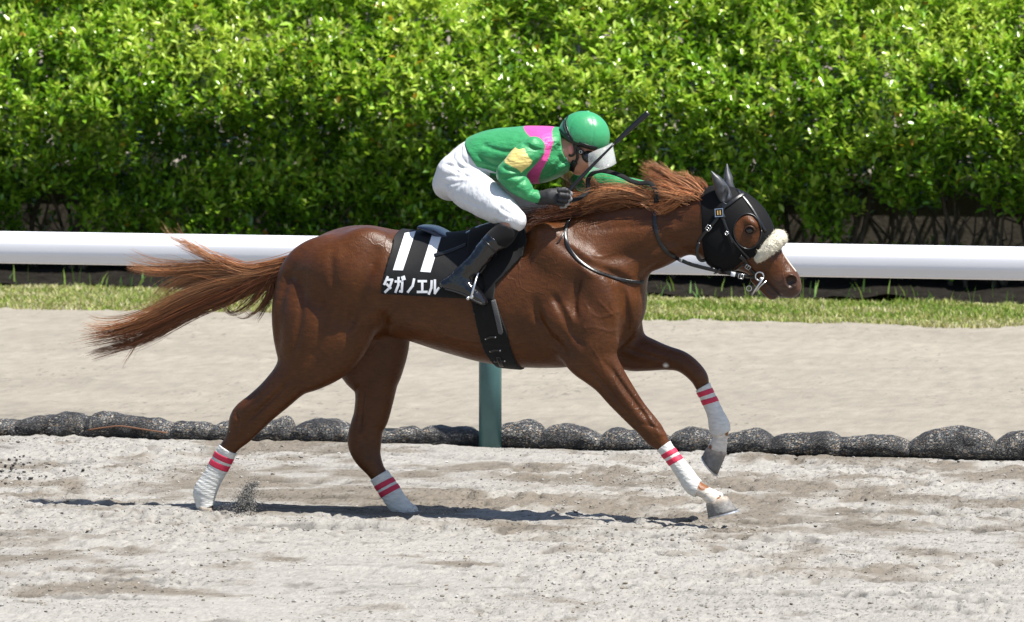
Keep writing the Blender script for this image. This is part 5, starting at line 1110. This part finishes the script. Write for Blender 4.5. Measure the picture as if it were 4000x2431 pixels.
FOOT = [(1742, 1090, 1738, 1130, -.298, .030), (1790, 1078, 1776, 1142, -.30, .034), (1842, 1100, 1815, 1158, -.302, .040), (1880, 1140, 1850, 1178, -.305, .042), (1898, 1170, 1882, 1192, -.306, .030)]
ARM = [(2052, 556, 2126, 594, -.178, .054), (2014, 586, 2116, 612, -.198, .058), (1974, 622, 2088, 640, -.215, .058), (1944, 668, 2046, 668, -.225, .052)]
FORE = [(1945, 700, 2025, 664, -.225, .052), (1990, 744, 2050, 692, -.225, .049), (2048, 775, 2084, 735, -.212, .042), (2096, 792, 2120, 757, -.20, .035)]
FARARM = chain([Q(2120, 565, .165), Q(2195, 625, .21), Q(2282, 696, .215), Q(2400, 722, .17), Q(2532, 748, .105)], [.064, .058, .052, .044, .036], 0.02)
GLO = (Q(1660, 1220, 0) + np.array([0, -.40, 0])); GHI = (Q(2580, 420, 0) + np.array([0, .42, 0]))
HEAD = [ell(2272, 540, 0, (.095, .074, .088), -20, k=0.02), ell(2258, 596, 0, (.058, .064, .078), 32, k=0.03), ell(2262, 645, 0, (.040, .046, .040), 30, k=0.03),
        ell(2300, 640, 0, (.017, .014, .022), 40, k=0.014), ell(2290, 662, 0, (.016, .024, .010), 30, k=0.010), ell(2280, 671, 0, (.016, .024, .010), 30, k=0.010), ell(2258, 672, 0, (.020, .022, .014), 10, k=0.012),
        ell(2296, 612, -.036, (.016, .020, .014), 0, k=0.01, sub=True), ell(2296, 612, .036, (.016, .020, .014), 0, k=0.01, sub=True)]
for s in (-1, 1): HEAD += [ell(2228, 585, s * .070, (.013, .010, .026), 12, k=0.006), ell(2232, 583, s * .084, (.006, .006, .014), 12, k=0.004, sub=True), ell(2280, 628, s * .045, (.022, .020, .020), 0, k=0.02)]
NECK = [rcone(Q(2165, 565, 0), Q(2232, 590, 0), .062, .056, .02)]
HANDC = [Q(2112, 775, -.20), Q(2150, 776, -.20)]
HAND = [rcone(Q(2108, 774, -.20), Q(2145, 770, -.20), .030, .034, .01), ell(2165, 768, -.20, (.046, .026, .034), -8, k=0.012)]
FING = [([(2185, 745, -.232), (2212, 745, -.226), (2228, 758, -.205), (2216, 770, -.190)], .0105), ([(2190, 762, -.236), (2215, 765, -.230), (2226, 778, -.208), (2210, 786, -.192)], .0105),
        ([(2186, 780, -.232), (2208, 784, -.226), (2216, 795, -.206), (2200, 800, -.190)], .0100), ([(2178, 795, -.224), (2198, 799, -.218), (2207, 806, -.202), (2192, 810, -.190)], .0088), ([(2150, 752, -.185), (2180, 742, -.178), (2206, 744, -.190), (2222, 752, -.205)], .0110)]
FINGOPS = [chain([Q(*p) for p in pts], [rr * 1.06, rr * 1.03, rr, rr * .85], 0.003) for pts, rr in FING]
def arm_ops(): return [sweep(ARM, k=0.02, cap=(1.6, 1)), sweep(FORE, k=0.025)]
# body: one continuous figure inside the clothes
gb = Grid(GLO, GHI, 0.0055)
run([sweep(TORSO, k=0.03), sweep(THIGH, k=0.03), mirrored(THIGH, k=0.03), sweep(SHIN, k=0.02), mirrored(SHIN, k=0.02), sweep(FOOT, k=0.02), mirrored(FOOT, k=0.02)] + arm_ops() + [FARARM, ell(2545, 752, .10, (.040, .022, .030), 0, k=0.01)] + HAND, gb)
gb.F += 0.010; run(HEAD + NECK, gb); V, Qd = nets(gb, gb.F); V = relax(V, Qd, 1, 0.4)
sk = np.tile([0.44, 0.235, 0.16], (len(V), 1)); er = np.clip(1.4 - np.linalg.norm(V - Q(2228, 585, -.075), axis=1) / 0.024, 0, 1)[:, None]; sk = sk * (1 - er) + np.array([0.62, 0.24, 0.21]) * er
lip = np.clip(1.3 - np.linalg.norm(V - Q(2288, 668, 0), axis=1) / 0.02, 0, 1)[:, None] * 0.6; sk = sk * (1 - lip) + np.array([0.42, 0.15, 0.13]) * lip
person = link('person', mk_mesh('person', V, Qd, sk), M['skin'], label='jockey in green, pink and yellow silks crouched over the galloping horse', category='person')

def wrinkle(amp, lines, w=0.010, y=-.15):
    return [groove(L, amp, w, y=y) for L in lines]
def fold(amp, sx, sy, sz):
    def op(g):
        X, Y, Z = np.meshgrid(g.x, g.y, g.z, indexing='ij', sparse=True); a = n3(X * sx + 0 * Z, Y * sy + 0 * X, Z * sz + 0 * X); c = n3((X + 0.6 * Z) * sx * 1.7 + 9 + 0 * Y, Y * sy * 1.5 + 0 * X, (Z - 0.6 * X) * sz * 1.7 + 0 * Y)
        g.F += (amp * (a - 0.5) - 0.45 * amp * (0.5 - np.abs(c - 0.5)) ** 2 * 2).astype(np.float32)
    return op
# breeches
gl = Grid(Q(1670, 960, 0) + np.array([0, -.36, 0]), Q(2120, 510, 0) + np.array([0.12, .38, 0]), 0.0045)
run([sweep(TORSO, k=0.03), sweep(THIGH, k=0.03), mirrored(THIGH, k=0.03), fold(0.007, 16, 10, 12)] +
    wrinkle(0.0045, [[(1720, 640), (1780, 650), (1850, 665)], [(1715, 680), (1790, 690), (1860, 690)], [(1730, 720), (1790, 715), (1850, 705)], [(1760, 770), (1800, 730), (1850, 710)], [(1960, 810), (1990, 840), (2040, 850)], [(1970, 790), (2010, 820), (2045, 835)],
                    [(1950, 850), (1990, 865), (2040, 870)], [(1985, 800), (1970, 840), (1975, 880)], [(1790, 570), (1800, 610), (1830, 650)], [(1760, 600), (1785, 640), (1840, 680)], [(1740, 640), (1790, 670), (1870, 700)], [(1800, 760), (1870, 790), (1930, 800)]], 0.007), gl)
cutb = [(1680, 540, -.1), (1800, 540, -.1), (1836, 596, -.1), (1872, 650, -.14), (1960, 690, -.2), (2120, 780, -.25), (2075, 880, -.25), (2034, 918, -.26), (1995, 892, -.26), (1940, 872, -.25), (1850, 900, -.2), (1660, 800, -.1)]
V, Qd = nets(gl, np.maximum(gl.F, poly(gl, cutb))); V = relax(V, Qd, 1, 0.4); link('breeches', mk_mesh('breeches', V, Qd), M['breech'], parent=person)
# silks: body and sleeves
G0 = np.array([0.026, 0.235, 0.080]); PINK = np.array([0.60, 0.060, 0.27]); YEL = np.array([0.62, 0.50, 0.17])
gt = Grid(Q(1780, 760, 0) + np.array([0, -.26, 0]), Q(2250, 460, 0) + np.array([0, .27, 0]), 0.0042)
run([sweep(TORSO, k=0.03), rcone(Q(2180, 570, 0), Q(2212, 585, 0), .070, .062, .02), fold(0.006, 7, 9, 15)] + wrinkle(0.007, [[(1860, 560), (1960, 590), (2040, 590)], [(1850, 600), (1930, 640), (2000, 650)], [(1880, 650), (1950, 680), (2040, 700)], [(2110, 700), (2160, 650), (2200, 600)], [(2130, 690), (2170, 650), (2205, 630)]], 0.009), gt); gt.F -= 0.005
cutt = [(1808, 450, 0), (1812, 560, -.1), (1836, 604, -.14), (1860, 650, -.15), (1885, 700, -.14), (1900, 780, -.1), (2150, 780, -.1), (2235, 655, -.05), (2205, 600, -.06), (2196, 540, -.05), (2190, 480, 0), (2190, 450, 0)]
V, Qd = nets(gt, np.maximum(gt.F, poly(gt, cutt))); V = relax(V, Qd, 1, 0.4)
pk = inpoly(V, [(2008, 470, -.05), (2040, 500, -.08), (2082, 540, -.12), (2128, 590, -.15), (2094, 636, -.15), (2060, 668, -.14), (2038, 692, -.13), (2050, 740, -.1), (2085, 740, -.08), (2111, 690, -.1), (2145, 624, -.13), (2162, 556, -.13), (2156, 500, -.06), (2154, 470, 0)])
link('shirt', mk_mesh('shirt', V, Qd, np.where(pk[:, None], PINK, G0)), M['silk'], parent=person)
ga = Grid(Q(1920, 820, 0) + np.array([0, -.31, 0]), Q(2190, 470, 0) + np.array([0, -.01, 0]), 0.004)
run(arm_ops() + [fold(0.005, 14, 10, 14)] + wrinkle(0.007, [[(1960, 650), (2000, 665), (2045, 668)], [(1965, 690), (2010, 690), (2050, 680)], [(2000, 740), (2030, 720), (2050, 700)], [(2060, 770), (2072, 750), (2080, 730)], [(2030, 560), (2070, 580), (2120, 590)]], 0.008, -.25), ga); ga.F -= 0.003
V, Qd = nets(ga, np.maximum(ga.F, poly(ga, [(1900, 480, -.2), (2180, 480, -.2), (2180, 640, -.2), (2128, 752, -.2), (2104, 800, -.2), (1900, 800, -.2)])))
yb = inpoly(V, [(1969, 616, -.24), (2008, 575, -.24), (2030, 584, -.24), (2049, 579, -.24), (2080, 630, -.24), (2077, 641, -.24), (2040, 674, -.24), (2026, 658, -.24), (1975, 632, -.24)])
link('sleeve', mk_mesh('sleeve', relax(V, Qd, 1, .4), Qd, np.where(yb[:, None], YEL, G0)), M['silk'], parent=person)
gf = Grid(Q(2060, 800, 0) + np.array([0, .02, 0]), Q(2560, 480, 0) + np.array([0, .36, 0]), 0.0045); run([FARARM, fold(0.005, 14, 10, 14)], gf); gf.F -= 0.003; V, Qd = nets(gf, gf.F)
yb = (np.abs((V - Q(2225, 650, .21)) @ (Q(2282, 696, .215) - Q(2195, 625, .21)) / np.linalg.norm(Q(2282, 696, .215) - Q(2195, 625, .21))) < 0.04)
link('sleeve', mk_mesh('sleeve', relax(V, Qd, 1, .4), Qd, np.where(yb[:, None], YEL, G0)), M['silk'], parent=person)
v, f = ribbon(crom(np.array([Q(2203, 590, -.072), Q(2206, 615, -.074), Q(2212, 642, -.066), Q(2224, 656, -.04)]), 4), np.tile([0.5, -1, 0], (13, 1)), 0.022, 0.003); link('collar', mk_mesh('collar', v, f), M['breech'], parent=person)
# boots and black leg covers
for s in (-1, 1):
    mk = sweep if s < 0 else mirrored
    lo = Q(1690, 1220, -.30); hi = Q(2070, 840, -.30); yy = (-.30 * -s if s > 0 else -.30); yc = YH + (.285 if s > 0 else -.285)
    lo = np.array([lo[0], yc - .10, lo[2]]); hi = np.array([hi[0] + .02, yc + .10, hi[2]])
    if s > 0: gy0 = YH - (hi[1] - YH); 
    glb = Grid(lo, hi, 0.004); glb.F[:] = 1
    if s > 0:
        full = Grid((lo[0], 2 * YH - hi[1], lo[2]), (hi[0], hi[1], hi[2]), 0.004); full.F[:] = 1; run([mirrored(SHIN, k=.02), mirrored(FOOT, k=.02)], full); glb = full
    else: run([sweep(SHIN, k=.02), sweep(FOOT, k=.02)], glb)
    w2 = [(1925, 918, -.28), (1952, 940, -.28), (1975, 965, -.28), (1930, 1060, -.3), (1930, 1220, -.3), (1690, 1220, -.3), (1690, 1040, -.3), (1800, 980, -.3), (1893, 900, -.3)]
    Fb = glb.F - 0.002; X, Y, Z = np.meshgrid(glb.x, glb.y, glb.z, indexing='ij', sparse=True); Fb = Fb + (0.007 * (n3(X * 26 + 0 * Z, Y * 22 + 0 * X, Z * 26 + 0 * X) - .5)).astype(np.float32)
    V, Qd = nets(glb, np.maximum(Fb, poly(glb, w2))); V = relax(V, Qd, 1, .4); boot = link('boot', mk_mesh('boot', V, Qd), M['bootleather'], parent=person)
    if s < 0:
        TB = bvh(V, Qd)
        a, nr = drape([TB], [(1885, 935), (1912, 962), (1940, 990)], .003); v, f = ribbon(a, nr, .010, .003); link('boot_strap', mk_mesh('boot_strap', v, f), M['leather'], parent=boot)
        a, nr = drape([TB], [(1738, 1128), (1776, 1138), (1815, 1152), (1850, 1172), (1882, 1188)], .001); v, f = ribbon(a, nr, .009, .004); link('sole', mk_mesh('sole', v, f), M['felt'], parent=boot)
    w3 = [(1936, 866, -.26), (1995, 882, -.26), (2040, 908, -.26), (2080, 920, -.26), (1985, 985, -.28), (1960, 960, -.28), (1925, 930, -.28), (1880, 905, -.28)]
    V, Qd = nets(glb, np.maximum(glb.F - 0.001, poly(glb, w3))); link('leg_cover', mk_mesh('leg_cover', V, Qd), M['neoprene'], parent=person)
# glove
gg = run(HAND + FINGOPS, Grid(Q(2085, 830, -.20) + np.array([0, -.06, 0]), Q(2250, 725, -.20) + np.array([0, .06, 0]), 0.0022)); V, Qd = nets(gg, gg.F); V = relax(V, Qd, 1, .4)
tipw = np.min([np.linalg.norm(V - Q(*p), axis=1) for pts, rr in FING for p in pts[-2:]], 0) < 0.0155
me = mk_mesh('glove', V, Qd); me.materials.append(M['glove']); me.materials.append(M['gloveTip']); mi = (tipw[Qd].sum(1) >= 3).astype(np.int32); me.polygons.foreach_set('material_index', mi); link('glove', me, None, parent=person)
V, Qd = solid([ell(2548, 752, .10, (.046, .028, .034), 0, k=.01)] + [chain([Q(2550, 735 + 9 * i, .09), Q(2580, 738 + 9 * i, .075), Q(2576, 752 + 8 * i, .055)], [.011, .0105, .009], .004) for i in range(4)] + [chain([Q(2540, 735, .10), Q(2562, 728, .085), Q(2580, 732, .075)], [.011, .010, .009], .004)], Q(2500, 810, .10) + np.array([0, -.09, 0]), Q(2610, 690, .10) + np.array([0, .06, 0]), .003)
link('glove', mk_mesh('glove', V, Qd), M['glove'], parent=person)
# helmet
gm = run([ell(2281, 532, 0, (.1135, .096, .108), -8, k=0)], Grid(Q(2150, 640, 0) + np.array([0, -.12, 0]), Q(2410, 410, 0) + np.array([0, .12, 0]), 0.0032))
L = np.sin(np.linspace(0, 1, 5))
for px in ([(2293, 436), (2240, 470), (2228, 520), (2232, 560)], [(2293, 436), (2318, 480), (2318, 540), (2305, 590)]): groove(px, 0.0016, 0.004, y=-.07)(gm)
V, Qd = nets(gm, np.maximum(gm.F, poly(gm, [(2140, 400, 0), (2420, 400, 0), (2420, 548, -.02), (2384, 556, -.05), (2332, 588, -.085), (2282, 571, -.09), (2230, 546, -.09), (2176, 520, -.06), (2140, 505, 0)])))
hel = link('helmet', mk_mesh('helmet', V, Qd), M['helmet'], parent=person); TE = bvh(V, Qd)
v, f = dome(Q(2296, 436, 0) + np.array([0, 0, -.002]), np.array([0.1, 0, 1.0]), .010); link('button', mk_mesh('button', v, f), M['helmet'], parent=hel)
strap('goggle_strap', [TE], [(2184, 512), (2200, 528), (2228, 548), (2262, 562), (2300, 574), (2330, 582)], .022, M['leather'], hel, .002, .004)
strap('goggle_strap', [TE], [(2218, 456), (2211, 480), (2220, 515), (2240, 552)], .008, M['leather'], hel, .002, .003)
strap('goggle_strap', [TE], [(2205, 470), (2203, 495), (2214, 522), (2238, 554)], .008, M['leather'], hel, .002, .003)
# goggles, chin strap, clear film visor
V, Qd = solid([ell(2296, 612, -.040, (.030, .034, .030), -20, k=.01), ell(2296, 612, .040, (.030, .034, .030), -20, k=.01), ell(2306, 606, 0, (.022, .05, .018), -20, k=.01)], Q(2250, 660, 0) + np.array([0, -.1, 0]), Q(2350, 560, 0) + np.array([0, .1, 0]), .003)
link('goggles', mk_mesh('goggles', V, Qd), M['lens'], parent=person)
def free(name, px, width, m, parent, nrm=(0, -1, 0), thick=.003):
    a = crom(np.array([Q(*p) for p in px]), 4); v, f = ribbon(a, np.tile(np.array(nrm, float), (len(a), 1)), width, thick); return link(name, mk_mesh(name, v, f), m, parent=parent)
free('chin_strap', [(2240, 560, -.082), (2246, 585, -.083), (2243, 602, -.082), (2232, 610, -.078), (2222, 606, -.076)], .010, M['leather'], hel)
free('chin_strap', [(2252, 575, -.080), (2268, 592, -.076), (2278, 600, -.072)], .022, M['leather'], hel)
free('chin_strap', [(2252, 590, -.079), (2256, 615, -.072), (2245, 640, -.060), (2236, 660, -.040), (2240, 676, 0)], .012, M['leather'], hel)
free('chin_cup', [(2246, 632, -.064), (2236, 650, -.052), (2232, 668, -.030)], .026, M['leather'], hel, thick=.008)
v, f = ringm(Q(2268, 594, -.084), .006, .0014); link('buckle', mk_mesh('buckle', v, f), M['steel'], parent=hel)
top = crom(np.array([Q(2297, 602, -.088), Q(2326, 588, -.088), Q(2366, 572, -.062), Q(2388, 560, -.02), Q(2390, 558, .02), Q(2372, 562, .062), Q(2345, 575, .088)]), 4)
bot = crom(np.array([Q(2300, 672, -.080), Q(2346, 664, -.088), Q(2385, 652, -.066), Q(2405, 640, -.02), Q(2406, 638, .02), Q(2392, 645, .062), Q(2360, 660, .085)]), 4)
n = len(top); V = np.array([top[i] * (1 - t) + bot[i] * t for i in range(n) for t in np.linspace(0, 1, 5)]); Fc = [(i * 5 + j, (i + 1) * 5 + j, (i + 1) * 5 + j + 1, i * 5 + j + 1) for i in range(n - 1) for j in range(4)]
me = mk_mesh('visor', V, Fc); o = link('visor', me, M['film'], parent=hel); sm = o.modifiers.new('thickness', 'SOLIDIFY'); sm.thickness = 0.0012
# whip
wp = crom(np.array([Q(2176, 800, -.213), Q(2219, 750, -.207), Q(2310, 652, -.17), Q(2400, 562, -.13)]), 6); fl = crom(np.array([Q(2400, 562, -.13), Q(2440, 524, -.115), Q(2490, 478, -.10), Q(2533, 440, -.09)]), 5)
whip = empty('whip', Q(2219, 750, -.207), label='black riding whip held upright in the jockey near hand', category='whip')
v, f = tube(wp, np.interp(np.linspace(0, 1, len(wp)), [0, .12, .2, .5, .9, 1], [.011, .011, .0105, .009, .005, .0045]), 12); link('shaft', mk_mesh('shaft', v, f), M['leather'], parent=whip)
v, f = ribbon(fl, np.tile([0.3, -0.9, 0.3], (len(fl), 1)), np.interp(np.linspace(0, 1, len(fl)), [0, .12, .3, 1], [.010, .018, .021, .024]), .009); link('flap', mk_mesh('flap', v, f), M['leather'], parent=whip)

# ---- sand thrown up by the near hind hoof
r = np.random.default_rng(5); pts = []; rad = []
poly_p = np.array([(900, 2036), (912, 1990), (932, 1958), (950, 1935), (956, 1918), (968, 1902), (990, 1890), (1012, 1886), (1004, 1896), (982, 1906), (978, 1926), (990, 1948), (1000, 1985), (1004, 2036)], float)
n = 13000; cu = r.uniform(895, 1015, 4 * n); cv = r.uniform(1884, 2036, 4 * n); ins = np.zeros(4 * n, bool)
for i in range(len(poly_p)):
    a, b = poly_p[i], poly_p[(i + 1) % len(poly_p)]; ins ^= ((a[1] > cv) != (b[1] > cv)) & (cu < (b[0] - a[0]) * (cv - a[1]) / (b[1] - a[1] + 1e-9) + a[0])
cu = cu[ins][:n]; cv = cv[ins][:n]; n = len(cu); keep = f2(cu * 0.07, cv * 0.06, 3) + 0.0016 * (cv - 1960) + r.normal(0, 0.06, n) > 0.44; cu = cu[keep]; cv = cv[keep]; n = len(cu)
cu = cu + r.normal(0, 7, n) + 26 * r.standard_t(3, n) * (r.random(n) < 0.18); cv = cv + r.normal(0, 6, n) - np.abs(18 * r.standard_t(3, n)) * (r.random(n) < 0.15); yy = -.11 + r.normal(0, .03, n)
for a, b, c in zip(cu, cv, yy): pts.append(Q(a, b, c))
rad += list(r.uniform(.0008, .0024, n))
n2_ = 2600; t = r.random(n2_); cx = 800 + 190 * t + r.normal(0, 16, n2_); vy = 2030 - 110 * t ** 1.2 + r.normal(0, 15, n2_)
for a, b in zip(cx, vy): pts.append(Q(a, b, -.11 + r.normal(0, .05)))
rad += list(r.uniform(.0005, .0016, n2_))
n3_ = 700
for k in range(n3_): pts.append(Q(960 + r.normal(0, 160), 1960 - abs(r.normal(0, 90)), -.1 + r.normal(0, .15)))
rad += list(r.uniform(.0005, .0014, n3_))
n4_ = 1500
for k in range(n4_): pts.append(Q(1690 + r.normal(0, 60), 2012 - abs(r.normal(0, 12)), .02 + r.normal(0, .05)))
rad += list(r.uniform(.0006, .0020, n4_))
pts = np.array(pts); rad = np.array(rad); c = np.array([0.27, 0.255, 0.23]) * r.uniform(.6, 1.25, (len(pts), 1)); v, t, c = clods(pts, rad, c)
link('thrown_sand', mk_mesh('thrown_sand', v, t, c, smooth=False), M['clod'], kind='stuff', label='spray of sand kicked up by the near hind hoof', category='sand spray')
